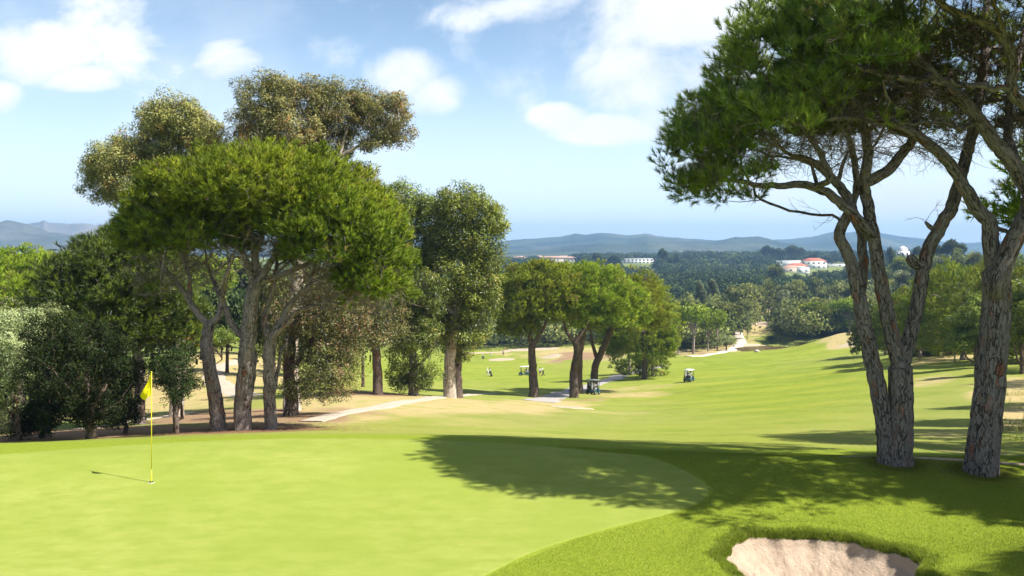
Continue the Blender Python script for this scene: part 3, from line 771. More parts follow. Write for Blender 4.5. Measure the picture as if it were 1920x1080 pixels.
def shell(c, rad, n, rng, lo=-.05, inner=.72, lump=.165, seed=0, outer=1.):
    """points through the outer layer of a dome; lo = lowest sin(elevation)"""
    z = rng.uniform(lo, 1, n); a = rng.uniform(0, 2*PI, n); h = np.sqrt(1-z*z)
    d = np.stack([h*np.cos(a), h*np.sin(a), z], 1)
    l = 1+lump*2*(vnoise(a*2.2+d[:, 2]*3, d[:, 2]*4+seed, seed)+.6*vnoise(a*5, d[:, 2]*8, seed+3))
    t = rng.uniform(inner**3, outer, n)**(1/3)
    return np.asarray(c)+d*np.asarray(rad)*(l*t)[:, None], d

MATS = {}
def M(name): return MATS[name]
def make_mats():
    MATS['pine_near'] = foliage_mat('pine needles near', (.050, .090, .015), (.200, .290, .030), (.48, .58, .05), .42, (.32, .24, .08))
    MATS['pine'] = foliage_mat('pine needles', (.055, .100, .010), (.225, .315, .022), (.46, .54, .035), .38, (.32, .24, .08), gloss=.06)
    MATS['euc'] = foliage_mat('eucalyptus leaves', (.10, .115, .036), (.33, .315, .09), (.52, .49, .16), .30, (.52, .28, .09), nmix=.12)
    MATS['euc_green'] = foliage_mat('green gum leaves', (.070, .105, .018), (.250, .320, .042), (.48, .54, .07), .36, (.56, .48, .11), nmix=.15)
    MATS['rust'] = foliage_mat('rusty small leaves', (.070, .072, .024), (.20, .205, .055), (.36, .34, .10), .30, (.46, .26, .14), nmix=.25)
    MATS['dark'] = foliage_mat('shade-darkened evergreen leaves', (.014, .024, .008), (.042, .064, .018), (.11, .145, .04), .2, gloss=.03)  # evergreen's own dark, lowered further for the shade under the pines
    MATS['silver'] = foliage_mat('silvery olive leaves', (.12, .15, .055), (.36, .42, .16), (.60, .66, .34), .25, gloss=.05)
    MATS['wood_dark'] = foliage_mat('far dark woodland leaves', (.016, .028, .012), (.040, .062, .022), (.13, .16, .045), .10, nmix=.10, gloss=.02)  # dark tree colour, also standing in for a cloud shadow over the hill
    MATS['valley'] = foliage_mat('valley tree leaves', (.055, .083, .022), (.20, .235, .060), (.40, .42, .12), .28, gloss=.04, nmix=.25)
    MATS['valley_grey'] = foliage_mat('grey green valley leaves', (.085, .11, .055), (.25, .28, .13), (.44, .46, .25), .25, gloss=.04, nmix=.25)
    MATS['bark_near'] = bark_mat('plated pine bark', (.110, .088, .080), (.180, .150, .142), (.042, .033, .030), (.24, .095, .060), 1.)  # plates darkened to carry the crown's shade on the near trunks
    MATS['bark'] = bark_mat('pine bark', (.17, .13, .115), (.28, .23, .21), (.040, .030, .026), (.34, .14, .08), 1.)
    MATS['bark_dark'] = bark_mat('dark bark', (.085, .060, .048), (.14, .105, .085), (.025, .018, .015), (.20, .09, .05), .7)
    MATS['bark_pale'] = bark_mat('pale gum bark', (.30, .24, .19), (.40, .34, .28), (.12, .09, .07), (.34, .20, .12), .5, .5)
    MATS['twig'] = plain('dead grey twigs', (.26, .20, .165), .9, .1)
    MATS['twig_brown'] = plain('dead brown twigs', (.10, .068, .048), .9, .1)

def clumps(att, rng, per, rc, flat=.6, centre=None, outward=1.):
    """tuft positions round every attractor, with outward directions"""
    n = len(att); o = rng.normal(0, 1, (n, per, 3)); o = o/np.linalg.norm(o, axis=2, keepdims=True)*rng.uniform(.25, 1, (n, per, 1))**.5
    o[..., 2] = o[..., 2]*flat+.12
    C = att[:, None]+o*rc
    D = norm(o)*1.0+np.array([0, 0, .30])
    if centre is not None: D = D+norm(att-centre)[:, None]*outward*.6
    return C.reshape(-1, 3), norm(D.reshape(-1, 3)), np.repeat(np.arange(n), per)

def finish_tree(root, sk, origin, bark, detail=1., big=20, lump=.06, minrad=0., trunk_name='trunk', extra=None):
    V, Q, T, B = sk.wood(lump, big, minrad, detail)
    if extra is not None: Q = np.concatenate([Q, extra[1]+len(V)]); B = np.concatenate([B, extra[0]]); V = np.concatenate([V, extra[0]])
    return mesh(trunk_name, V-origin, [Q, T], bark, root, smooth=True, attrs={'barkco': B})
def crown_mesh(root, parts, origin, mat, name='crown'):
    V = np.concatenate([p[0] for p in parts]); t = np.concatenate([p[2] for p in parts]); cn = np.concatenate([p[3] for p in parts]); off = 0; F3 = []; F4 = []
    for p in parts:
        (F3 if p[1].shape[1] == 3 else F4).append(p[1]+off); off += len(p[0])
    fs = []
    if F3: fs.append(np.concatenate(F3))
    if F4: fs.append(np.concatenate(F4))
    return mesh(name, V-origin, fs, mat, root, attrs={'tint': t, 'cn': cn})

def pine(name, base, trunk_limbs, domes, label, group=None, natt=260, per=16, rc=.55, nn=12, L=.20, w=.022, seed=0, mat='pine', bark='bark', detail=1., big=20,
         cat='pine tree', dead=0, deadmat='twig', grow_kw={}, tint0=.45, att_extra=None, deadbox=None, lump=.06, flat=.6, minrad=0., tip=.008, thin=None, deadL=.9, dens=1.9, bare=(), deadr=.007):
    """base: root point; trunk_limbs: [(pts, r0, r1, kw)]; domes: [(c, rad, weight, lo, inner)]"""
    natt = int(natt*dens); rc = rc*dens**-.28; nn = int(nn*1.25); w = w*1.2
    rng = np.random.default_rng(seed); base = np.asarray(base, float)
    root = empty(name, base, label=label, cat=cat, group=group)
    sk = Skel(seed)
    if 0 < dead < 100: dead = 110
    for pts, r0, r1, kw in trunk_limbs: sk.limb(pts, r0, r1, **kw)
    W = sum(d[2] for d in domes); A = []; CC = []
    for c, rad, wt, lo, inner in domes:
        p, d = shell(c, rad, int(natt*wt/W), rng, lo, inner, seed=seed); A.append(p); CC.append(np.repeat(np.asarray(c, float)[None]-[0, 0, rad[2]*.3], len(p), 0))
    A = np.concatenate(A); CC = np.concatenate(CC)
    if att_extra is not None: A = np.concatenate([A, att_extra]); CC = np.concatenate([CC, att_extra-[0, 0, 1.]])
    if thin is not None: k = thin(A, rng); A = A[k]; CC = CC[k]
    kw = dict(minr=1.2); kw.update(grow_kw); sk.grow(A, **kw)
    nb = len(sk.P)
    if bare:
        Bp = np.concatenate([shell(c, rad, n_, rng, lo, .2)[0] for c, rad, n_, lo in bare]); sk.grow(Bp, **dict(kw, bf=.15, over=.4, sag=.05, rise=.15))
    sk.finish(tip=tip)
    finish_tree(root, sk, base, M(bark), detail, big, lump, minrad)
    C, D, idx = clumps(A, rng, per, rc, flat)
    D = norm(D+norm(C-CC[idx])*.7)
    ct = tint0+rng.normal(0, .13, len(A))+.25*vnoise(A[:, 0]*.8, A[:, 1]*.8+A[:, 2], seed)
    tt = ct[idx]+rng.normal(0, .10, len(C))
    brown = rng.random(len(A)) < .012; tt[brown[idx]] = 1.0
    tt = np.where(brown[idx], 1., np.clip(tt, 0, .9))
    crown_mesh(root, [needles(C, D, nn, L, w, rng, tint=tt)], base, M(mat))
    if dead:
        Pn = np.array(sk.P); Rn = sk.R; ok = np.nonzero((Rn < .07) & (np.array(sk.len) > 2.))[0]
        if deadbox is not None: ok = ok[deadbox(Pn[ok])]
        k = rng.choice(ok, dead)
        if bare: k = np.where(rng.random(dead) < .75, rng.integers(nb, len(Pn), dead), k)
        d = rdir(rng, dead)*np.array([1, 1, .55]); 
        V, Q = twig_mesh(Pn[k], d, rng.uniform(.35, 1., dead)*deadL, deadr, rng)
        mesh('dead_wood', V-base, [Q], M(deadmat), root, kind='stuff')
    return root, sk

def broadleaf(name, base, trunk_limbs, lobes, label, group=None, natt=200, per=60, rc=.5, L=.12, w=.035, seed=0, mat='euc', bark='bark_pale', droop=.5, cat='tree', tint0=.45,
              detail=1., accent=.06, dead=0, big=14, inner=.35, lump=.05, grow_kw={}, lo=-.9, minrad=0.):
    natt = int(natt*1.35); per = int(per*1.7); rc = rc*.72; w = w*1.1
    rng = np.random.default_rng(seed); base = np.asarray(base, float)
    root = empty(name, base, label=label, cat=cat, group=group)
    sk = Skel(seed)
    for pts, r0, r1, kw in trunk_limbs: sk.limb(pts, r0, r1, **kw)
    vol = [l[1][0]*l[1][2] for l in lobes]; A = []
    for (c, rad), v in zip(lobes, vol):
        p, d = shell(c, rad, max(3, int(natt*v/sum(vol))), rng, lo, inner, lump=.18, seed=seed+len(A)); A.append(p)
    A = np.concatenate(A); kw = dict(minr=1.5, rise=.1, bf=.3); kw.update(grow_kw); sk.grow(A, **kw); sk.finish()
    ex = None
    if dead:
        Pn = np.array(sk.P); ok = np.nonzero((sk.R < .06) & (np.array(sk.len) > 2.))[0]; k = rng.choice(ok, dead)
        ex = twig_mesh(Pn[k], rdir(rng, dead), rng.uniform(.5, 1.4, dead), .010, rng)
    finish_tree(root, sk, base, M(bark), detail, big, lump, minrad, extra=ex)
    sz = rng.uniform(.65, 1.3, len(A)); C, D, idx = clumps(A, rng, per, rc, .75)
    C = A[idx]+(C-A[idx])*sz[idx][:, None]
    C[:, 2] -= droop*rng.uniform(0, 1, len(C))**2*rc*.8
    ct = tint0+rng.normal(0, .09, len(A))+.3*vnoise(A[:, 0]*.7, A[:, 2]*.7, seed); tt = np.clip(ct[idx]+rng.normal(0, .06, len(C)), 0, .92)
    ac = np.clip(accent*(1+3.*vnoise(A[:, 0]*.9+7, A[:, 2]*.9, seed+5)), 0, 1)
    ac2 = (rng.random(len(A)) < ac*1.2)[idx] & (rng.random(len(C)) < .55) | (rng.random(len(C)) < ac[idx]*.25)
    tt[ac2] = 1.
    crown_mesh(root, [leaves(C, D, L, w, rng, tt, droop)], base, M(mat))
    return root, sk
# ---------- the big pines on the right ----------
def near_pines():
    def q(l, Y):   # pixels to points, Y per point or one for all
        return [P(p[0], p[1], p[2] if len(p) > 2 else Y) for p in l]
    YA = 17.7
    def thin(A, rng):
        px = 960+F*A[:, 0]/A[:, 1]; py = HZ-F*A[:, 2]/A[:, 1]
        inner = (px > 1590+50*np.sin(py/40.)+rng.normal(0, 45, len(A))) & (A[:, 1] < 18.4) & (py > -25)
        back = (px > 1600) & (A[:, 1] >= 18.4) & (py > 200) & (rng.random(len(A)) < .3)
        low = (py > 250) & (px > 1450) & (px < 1880)
        return ~(inner | back | low)
    b = G(1682, YA); zb = b[2]
    limbs = [
        # right-hand main stem, then its two forks
        ([b-[0, 0, .25]]+q([(1689, 800), (1690, 740), (1688, 690)], YA), .27, .235, dict(flare=.22, step=.1, wob=.008)),
        (q([(1688, 690), (1668, 610), (1650, 525), (1638, 450), (1627, 380), (1622, 335), (1628, 285), (1618, 235), (1600, 190)], YA), .165, .085, dict(step=.1, wob=.01)),
        (q([(1692, 700), (1704, 640), (1717, 590), (1727, 530), (1737, 480), (1757, 435), (1783, 392), (1800, 335, 17.9), (1815, 280, 18.2), (1830, 220, 18.6), (1845, 120, 19.), (1850, 30, 19.5), (1850, -60, 20)], YA), .15, .08, dict(step=.1, wob=.01)),
        (q([(1727, 500), (1712, 492), (1706, 478)], YA), .13, .10, dict(step=.08, wob=0)),
        (q([(1752, 432), (1742, 424), (1735, 416)], YA), .06, .045, dict(step=.06, wob=0)),
        # left stem leaning out from the base
        ([P(1668, 872, 17.75)]+q([(1660, 800), (1649, 740), (1634, 670), (1618, 600), (1606, 540), (1598, 500), (1588, 470), (1574, 445), (1580, 422), (1592, 398), (1591, 372), (1575, 350), (1556, 330), (1530, 308), (1500, 296)], 17.75), .20, .075, dict(join=False, flare=.2, step=.1, wob=.01)),
        (q([(1590, 460, 17.4), (1612, 440, 17.4)], 17.6), .0001, .0001, dict(step=.5)) if False else
        (q([(1636, 445), (1612, 415), (1590, 392), (1565, 372), (1540, 355), (1500, 347), (1460, 349), (1425, 349), (1390, 340), (1350, 338)], 17.5), .125, .035, dict(step=.1, wob=.012)),
        (q([(1612, 560, 18.3), (1618, 500, 18.3), (1616, 440, 18.4), (1600, 400, 18.5), (1606, 330, 18.7), (1590, 250, 19.)], 18.3), .12, .06, dict(step=.12, wob=.01)),
        (q([(1640, 350), (1668, 318), (1698, 280), (1712, 255), (1722, 180), (1712, 90)], 17.7), .12, .05, dict(step=.1, wob=.012)),
        (q([(1568, 342), (1580, 310), (1590, 285)], 17.7), .05, .03, dict(step=.1)),
        (q([(1535, 350), (1527, 330), (1520, 300)], 17.6), .045, .03, dict(step=.1)),
        (q([(1556, 330), (1520, 260, 17.2), (1470, 200, 16.8), (1430, 140, 16.6)], 17), .07, .03, dict(step=.15, wob=.02)),
        (q([(1600, 190), (1560, 120, 17.3), (1540, 50, 17), (1530, -20, 16.8)], 17), .09, .03, dict(step=.15, wob=.02)),
        (q([(1350, 338), (1310, 300, 17.4), (1290, 260, 17.3)], 17.5), .03, .015, dict(step=.15, wob=.02)),
    ]
    domes = [((5.95, 17.2, 1.15), (2.45, 3.2, 3.8), 1.25, -.02, .80), ((7.3, 19.8, 2.1), (3.4, 3.6, 3.6), .8, 0., .78), ((7.6, 15.6, 3.1), (3.0, 2.4, 2.9), .8, -.05, .78)]
    def deadA(p): return (p[:, 2] < 3.9) & (p[:, 0] < 9)
    ext = np.array([P(1262, 335, 17.2), P(1252, 300, 17), P(1275, 352, 17.3), P(1290, 340, 17.1), P(1255, 275, 17.2), P(1268, 245, 17), P(1600, 270, 15.8), P(1580, 262, 15.7), P(1615, 285, 15.9), P(1545, 155, 14.6), P(1530, 120, 14.5), P(1560, 135, 14.6), P(1500, 95, 14.8), P(1600, 60, 14.2), P(1580, 40, 14.2), P(1540, 30, 14.3), P(1410, 30, 15.5), P(1400, 60, 15.6)])
    pine('stone_pine', b, limbs, domes, 'large umbrella pine with three forked grey stems rising right of the putting green', natt=520, thin=thin, bare=[((7.6, 18.6, 2.2), (2.6, 2.2, 1.8), 260, -.2), ((5.2, 17.3, 1.9), (1.9, 1.6, 1.3), 110, -.3)], per=15, rc=.42, nn=22, L=.17, w=.011, seed=5, mat='pine_near', bark='bark_near', detail=1.6, big=30,
         dead=2000, deadbox=deadA, att_extra=ext, tint0=.54, grow_kw=dict(step=.22, minr=5.2, sag=.10, wob=.05), lump=.045, tip=.006, deadL=.8)
    YB = 17.1
    b2 = G(1838, YB)
    limbs = [
        ([b2-[0, 0, .25]]+q([(1843, 840), (1850, 780), (1858, 700), (1865, 620), (1869, 560), (1866, 500)], YB), .31, .255, dict(flare=.18, step=.1, wob=.008)),
        (q([(1866, 510), (1858, 460), (1854, 415), (1838, 398), (1818, 368), (1800, 335), (1774, 300), (1742, 270), (1705, 246), (1660, 228), (1600, 222, 16.8), (1560, 222, 16.6)], 17.1), .17, .05, dict(step=.1, wob=.01)),
        (q([(1857, 420), (1880, 405, 17.), (1908, 400, 16.9)], 17), .05, .04, dict(step=.1)) if False else
        (q([(1868, 540), (1885, 490), (1900, 455), (1922, 410), (1934, 370), (1918, 340), (1893, 300), (1862, 262), (1838, 228), (1803, 187), (1775, 165), (1753, 144), (1722, 115), (1704, 85), (1696, 50), (1680, 0), (1660, -50)], 16.8), .195, .07, dict(step=.1, wob=.01)),
        (q([(1872, 428), (1893, 436)], 17.1), .045, .04, dict(step=.05, wob=0)),
        (q([(1753, 144), (1725, 152), (1698, 148), (1648, 140), (1610, 126), (1575, 112), (1545, 95)], 16.6), .075, .02, dict(step=.1, wob=.015)),
        (q([(1934, 370), (1965, 300, 16.5), (1990, 200, 16.2), (1960, 130, 16), (1990, 20, 15.6), (2010, -100, 15.4)], 16.5), .15, .08, dict(step=.12, wob=.015)),
        (q([(1975, 240, 16.3), (1920, 194, 16.0), (1897, 165, 15.9), (1900, 115, 15.8), (1877, 66, 15.7), (1826, 33, 15.6), (1776, 14, 15.5), (1730, -30, 15.4)], 16), .12, .05, dict(step=.1, wob=.012)),
        (q([(1897, 165, 15.9), (1840, 162, 15.9), (1784, 155, 16.), (1741, 152, 16.1)], 16), .06, .04, dict(step=.1)),
        (q([(1900, 60, 15.7), (1870, 20, 15.4), (1850, -20, 15.2)], 15.7), .06, .03, dict(step=.1)),
        (q([(1834, 225), (1800, 240, 16.9), (1764, 231), (1700, 232), (1648, 229)], 17), .055, .025, dict(step=.1)),
        (q([(1918, 340), (1890, 250, 17.4), (1900, 150, 18.), (1930, 30, 18.5)], 17), .10, .05, dict(step=.12, wob=.015)),
        (q([(1869, 350, 19.5), (1875, 280, 19.6), (1880, 200, 19.6)], 19.5), .06, .05, dict(step=.15)) if False else
        (q([(1965, 300, 16.5), (2100, 180, 16.), (2250, 60, 15.5)], 16), .12, .05, dict(step=.15, wob=.02)),
    ]
    domes = [((10.0, 16.2, 2.3), (4.6, 4.4, 4.4), 1.6, -.02, .80), ((10.2, 20.6, 1.6), (3.6, 3.4, 3.9), .7, -.02, .78), ((9.2, 14.6, 3.9), (3.1, 2.0, 2.3), .5, -.03, .7), ((12.4, 15.0, 4.6), (3.2, 2.4, 2.2), .8, -.03, .7), ((8.6, 15.4, 5.), (3., 2.4, 1.8), .4, 0., .6)]
    pine('stone_pine', b2, limbs, domes, 'umbrella pine with one thick reddish plated trunk near the right edge', natt=1050, thin=thin, bare=[((9.8, 18.4, 2.8), (3.2, 2.6, 2.2), 480, -.3), ((8.6, 20., 3.), (2.5, 1.5, 1.8), 200, -.3), ((10.8, 18.4, 4.6), (3.4, 2.4, 1.7), 360, -.5)], per=15, rc=.44, nn=20, L=.17, w=.012, seed=8, mat='pine_near', bark='bark_near', detail=1.6, big=30,
         dead=2600, deadmat='twig_brown', deadbox=lambda p: p[:, 2] < 6, tint0=.46, grow_kw=dict(step=.22, minr=6., sag=.08, wob=.05), lump=.045, tip=.006)
# ---------- pine trio, gum trees and shrubs on the left ----------
def mid_trees():
    def q(l, Y): return [P(p[0], p[1], p[2] if len(p) > 2 else Y) for p in l]
    Y = 30.
    def gb(px, Y): b = G(px, Y); return b
    TR = dict(step=.15, wob=.012)
    # crown of the trio: one broad dome shared between the three trees
    cz = P(500, 470, 30.5)
    # left stem
    b = gb(412, 29.5)
    limbs = [([b-[0, 0, .3]]+q([(404, 750), (397, 710), (388, 660), (388, 632), (393, 610)], 29.5), .27, .19, dict(step=.15, wob=.012, flare=.2)),
             (q([(393, 612), (372, 590), (356, 565), (340, 540), (318, 515), (300, 490)], 29.5), .13, .05, TR), (q([(395, 612), (410, 592), (416, 560), (424, 520, 28.8), (440, 470, 28.2)], 29.5), .12, .05, TR),
             (q([(356, 565), (357, 535), (352, 505), (340, 470)], 29.6), .10, .04, TR), (q([(388, 680), (378, 672), (382, 660)], 29.5), .08, .06, dict(step=.1))]
    dm = [(P(355, 465, 29.8), (2.25, 2.5, 2.3), 1, .0, .72), (P(300, 450, 30.5), (1.1, 1.8, 1.3), .3, -.2, .6)]
    kw = dict(per=15, rc=.50, nn=14, L=.20, w=.020, detail=1.25, big=20)
    pine('stone_pine', b, limbs, dm, 'leftmost of the three close pines behind the green, slim leaning trunk', group='three pines behind the green', natt=210, seed=21, bare=[(P(340, 510, 29.6), (1.9, 1.9, 1.2), 160, -.7)], deadr=.009, dead=450, grow_kw=dict(minr=2.5, step=.3), att_extra=np.array([P(262, 500, 29), P(270, 530, 29), P(285, 515, 28.5), P(275, 548, 29), P(300, 540, 28.2), P(262, 470, 29)]), **kw)
    b = gb(453, 29.3)
    limbs = [([b-[0, 0, .3]]+q([(456, 750), (460, 700), (464, 650), (468, 600), (472, 560), (478, 535)], 29.3), .30, .24, dict(step=.15, wob=.012, flare=.2)),
             (q([(477, 540), (462, 490), (448, 462), (425, 448), (395, 440), (360, 436), (330, 428)], 29.3), .13, .04, TR), (q([(479, 535), (478, 480), (470, 440), (462, 400), (455, 360)], 29.6), .15, .06, TR),
             (q([(480, 532), (500, 505), (515, 480), (530, 455), (540, 420)], 29.4), .14, .05, TR), (q([(484, 528), (530, 515), (570, 498), (610, 480), (650, 462), (690, 450)], 29.3), .11, .035, TR),
             (q([(466, 640), (445, 622), (430, 600), (420, 570), (405, 540), (390, 500, 31)], 29.6), .13, .05, TR), (q([(478, 480), (492, 440), (500, 400, 31)], 29.8), .10, .05, TR), (q([(460, 795, 29.8), (472, 720, 29.9), (478, 660, 30)], 29.8), .11, .08, dict(step=.2))]
    dm = [(P(485, 385, 30.), (3.8, 3.8, 1.98), 1.3, .0, .75), (P(480, 415, 30), (4.1, 4.0, 2.1), .3, .08, .85), (P(600, 430, 30.4), (2.9, 3.3, 2.1), .4, .0, .75)]
    pine('stone_pine', b, limbs, dm, 'middle pine of the three behind the green, thickest trunk under a rounded crown', group='three pines behind the green', natt=560, seed=22, bare=[(P(480, 480, 30), (2.9, 2.6, 1.3), 240, -.5)], deadr=.009, dead=800, tint0=.52, grow_kw=dict(minr=3.2, step=.3), **kw)
    b = gb(508, 29.6)
    limbs = [([b-[0, 0, .3]]+q([(506, 750), (504, 700), (503, 655), (510, 628)], 29.6), .22, .17, dict(step=.15, wob=.012, flare=.2)),
             (q([(508, 640), (498, 615), (497, 590), (508, 555), (516, 520), (520, 480, 30.4)], 29.6), .12, .05, TR), (q([(510, 628), (528, 600), (545, 570), (575, 540), (610, 520), (650, 505), (690, 500)], 29.6), .12, .04, TR),
             (q([(512, 640), (530, 612), (556, 585), (590, 575), (620, 560), (650, 545)], 29.4), .10, .035, TR), (q([(575, 540), (590, 500), (600, 460)], 29.8), .08, .04, TR), (q([(508, 760, 29.8), (520, 700, 29.9), (528, 650, 30)], 29.8), .09, .06, dict(step=.2))]
    dm = [(P(645, 480, 30), (2.05, 2.9, 2.6), 1, -.05, .74), (P(705, 505, 29.6), (1.15, 2.2, 1.9), .5, -.6, .6), (P(600, 450, 29), (2., 2.4, 2.), .4, .1, .8)]
    pine('stone_pine', b, limbs, dm, 'rightmost of the three close pines behind the green, trunk forking low', group='three pines behind the green', natt=330, seed=23, bare=[(P(650, 530, 30), (2.1, 2.2, 1.7), 270, -.8), (P(590, 520, 30), (1.9, 2.2, 1.3), 150, -.8)], deadr=.009, dead=1000, tint0=.42, grow_kw=dict(minr=2.3, step=.3), **kw)
    # lower pine to the left, its shade put into the needles by a low tint
    b = gb(262, 40)
    limbs = [([b-[0, 0, .3]]+q([(262, 720), (260, 680), (250, 620), (240, 560), (230, 520)], 40), .26, .14, dict(step=.25, flare=.2)), (q([(255, 640), (290, 580), (320, 560)], 40), .12, .05, TR), (q([(245, 590), (200, 550), (170, 530)], 40), .12, .05, TR)]
    dm = [(P(210, 575, 38), (3.1, 3.2, 3.2), 1, -.5, .55), (P(250, 500, 40), (2.4, 3, 1.8), .5, -.2, .6), (P(300, 600, 39), (2.2, 2.5, 2.2), .4, -.6, .5)]
    pine('stone_pine', b, limbs, dm, 'bushy low-crowned pine left of the three close pines, its needles coloured dark for deep shade', natt=420, seed=24, tint0=.2, mat='pine_near', per=15, rc=.6, nn=12, L=.24, w=.028, grow_kw=dict(minr=2., step=.4), dead=250, deadmat='twig_brown')
    # canopy pines further left
    R1_ = 'pines lining the right side of the fairway'
    def simple_pine(px, Y, top, hw, label, seed, natt=240, ht=None, tint0=.55, group='pines of the grove at the left edge', bark='bark', rc=.75, depth=1., w=.04, L=.3, ntr=1, nn=9, per=14, lo=-.05, crown=.33, mat='pine', lean=0., inner=.78):
        b = gb(px, Y); tz = -(top-HZ)/F*Y; h = tz-b[2]; r = hw/F*Y; vz = h*crown
        c = np.array([b[0]+lean, b[1], tz-vz])
        limbs = [([b-[0, 0, .4], b+[lean*.15, 0, h*.25], b+[lean*.6, 0, h*.45], c+[0, 0, -vz*.1]], .028*h**.95+.05, .10, dict(step=.4, wob=.05, flare=.25))]
        rg = np.random.default_rng(seed)
        for k in range(4):
            a = k*1.57+rg.uniform(-.5, .5); s = b+[lean*.5, 0, h*(.42+.05*k)]
            limbs.append(([s, s+[math.cos(a)*r*.3, math.sin(a)*r*.3, h*.12], s+[math.cos(a)*r*.62, math.sin(a)*r*.62, h*.2]], .12, .05, dict(step=.4, wob=.05)))
        return pine('stone_pine', b, limbs, [(c, (r, r*depth, vz), 1, lo, inner)], label, group=group, natt=natt, seed=seed, tint0=tint0, per=per, rc=rc, nn=nn, L=L, w=w, grow_kw=dict(minr=h*.38, step=.6, wob=.08), bark=bark, mat=mat, flat=.5, dens=2.7 if group == R1_ else 1.9)
    globals()['simple_pine'] = simple_pine
    sp = simple_pine
    sp(40, 62, 480, 150, 'bright green umbrella pine cut by the left edge, nearest of the grove', 31, 330, crown=.42)
    sp(165, 75, 492, 100, 'umbrella pine second from the left edge, crown just above the silvery shrub', 32, 260, crown=.40)
    sp(-60, 88, 474, 130, 'flat topped pine at the far left behind the nearest grove pine', 33, 220)
    sp(90, 105, 472, 130, 'yellow green pine crown in the middle row of the left grove', 34, 240, tint0=.66)
    sp(230, 100, 476, 90, 'pine crown of the left grove touching the shaded low pine', 35, 200)
    sp(20, 140, 472, 150, 'distant pine top in the left grove under the dry hill', 36, 200, tint0=.62, rc=1., w=.06, L=.4)
    sp(180, 145, 474, 140, 'distant pine top right of the pale shed in the left grove', 37, 200, tint0=.62, rc=1., w=.06, L=.4)
    sp(330, 125, 480, 110, 'pine crown seen through the trunks of the three close pines', 38, 160)
    # --- tall gums behind the trio ---
    Y = 46.
    b = gb(548, 44)
    limbs = [([b-[0, 0, .4]]+q([(546, 740), (545, 690), (548, 620), (556, 540), (562, 460), (575, 400), (590, 350)], 45), .46, .25, dict(step=.3, wob=.03, flare=.3)),
             (q([(562, 460), (540, 380), (520, 300), (505, 220)], 46), .22, .08, TR), (q([(590, 350), (620, 310), (632, 300), (650, 285), (690, 268), (715, 265)], 45), .15, .05, TR), (q([(590, 350), (600, 280), (610, 220)], 46), .18, .07, TR), (q([(632, 300), (645, 260), (660, 215)], 46), .10, .05, TR)]
    def lb(l, Y, dy=None): return [(P(x, y, Y+(i % 3-1)*1.2), (rx/F*Y, (rx if dy is None else dy)/F*Y*.9, ry/F*Y)) for i, (x, y, rx, ry) in enumerate(l)]
    broadleaf('gum_tree', b, limbs, lb([(505, 185, 62, 48), (575, 190, 55, 45), (480, 245, 50, 55), (545, 250, 75, 60), (640, 195, 55, 50), (690, 215, 55, 50), (735, 205, 34, 30), (740, 245, 30, 38), (610, 260, 60, 50), (700, 265, 30, 22), (560, 310, 80, 40), (660, 350, 45, 45), (690, 322, 16, 14)], Y),
              'tallest gum tree, its rust tinged crown standing above the three close pines', natt=700, per=88, rc=.62, L=.13, w=.042, seed=41, mat='euc', accent=.13, tint0=.50, dead=60, grow_kw=dict(minr=8., bf=.25))
    b = gb(330, 47)
    limbs = [([b-[0, 0, .4]]+q([(335, 700), (345, 620), (350, 540), (345, 460), (340, 400)], 47), .40, .22, dict(step=.3, wob=.03, flare=.3)), (q([(340, 400), (325, 330), (320, 260)], 47), .18, .07, TR), (q([(345, 430), (290, 370), (240, 330), (210, 310)], 47), .16, .06, TR), (q([(345, 440), (380, 360), (385, 300)], 47), .13, .06, TR)]
    broadleaf('gum_tree', b, limbs, lb([(320, 215, 52, 38), (345, 245, 65, 42), (290, 235, 38, 35), (385, 250, 32, 30), (330, 285, 55, 40), (250, 275, 48, 32), (220, 300, 50, 34), (190, 318, 36, 28), (195, 352, 38, 30), (235, 345, 42, 32), (290, 310, 45, 35), (400, 285, 45, 24), (170, 308, 16, 12), (215, 368, 22, 16)], 47.),
              'gum tree with a ragged grey green crown reaching out left above the pines', natt=600, per=86, rc=.62, L=.13, w=.042, seed=42, mat='euc', accent=.07, tint0=.56, grow_kw=dict(minr=8., bf=.25))
    # rust coloured leafy tree under the trio's right side
    b = gb(560, 42)
    broadleaf('leafy_tree', gb(545, 39.5), [([gb(545, 39.5)-[0, 0, .4]]+q([(546, 740), (542, 690), (548, 640), (560, 590)], 39.5), .34, .14, dict(step=.3, flare=.5)), (q([(545, 700), (580, 650), (610, 600)], 39.5), .13, .05, TR), (q([(545, 720), (590, 700), (630, 680)], 39.5), .09, .04, TR)],
              lb([(600, 700, 50, 50), (560, 650, 40, 50), (630, 640, 55, 50), (590, 590, 55, 50), (650, 580, 50, 55), (620, 710, 42, 45), (560, 735, 30, 22), (650, 690, 30, 40), (530, 600, 40, 50), (600, 540, 60, 40)], 39.5), 'reddish green leafy tree spreading low over the dry bank right of the three pines',
              natt=330, per=60, rc=.55, L=.11, w=.04, seed=43, mat='rust', bark='bark_dark', accent=.16, tint0=.42, droop=.3)
    b = gb(708, 60)
    broadleaf('leafy_tree', b, [([b-[0, 0, .4]]+q([(708, 700), (706, 670), (702, 620), (700, 560), (698, 500)], 60), .36, .2, dict(step=.3, flare=.3)), (q([(704, 640), (670, 600), (650, 570)], 60), .14, .06, TR), (q([(703, 630), (730, 590), (750, 540)], 60), .14, .06, TR)],
              lb([(690, 620, 60, 35), (650, 600, 45, 40), (740, 610, 35, 35), (700, 560, 65, 45), (660, 520, 50, 45), (730, 500, 45, 50), (690, 440, 50, 45), (650, 400, 40, 40), (715, 390, 40, 35), (680, 640, 70, 22)], 58), 'brownish leafy tree with one straight trunk in the shaded patch of bank',
              natt=330, per=60, rc=.8, L=.16, w=.055, seed=44, mat='rust', bark='bark_dark', accent=.10, tint0=.45, droop=.3, dead=40)
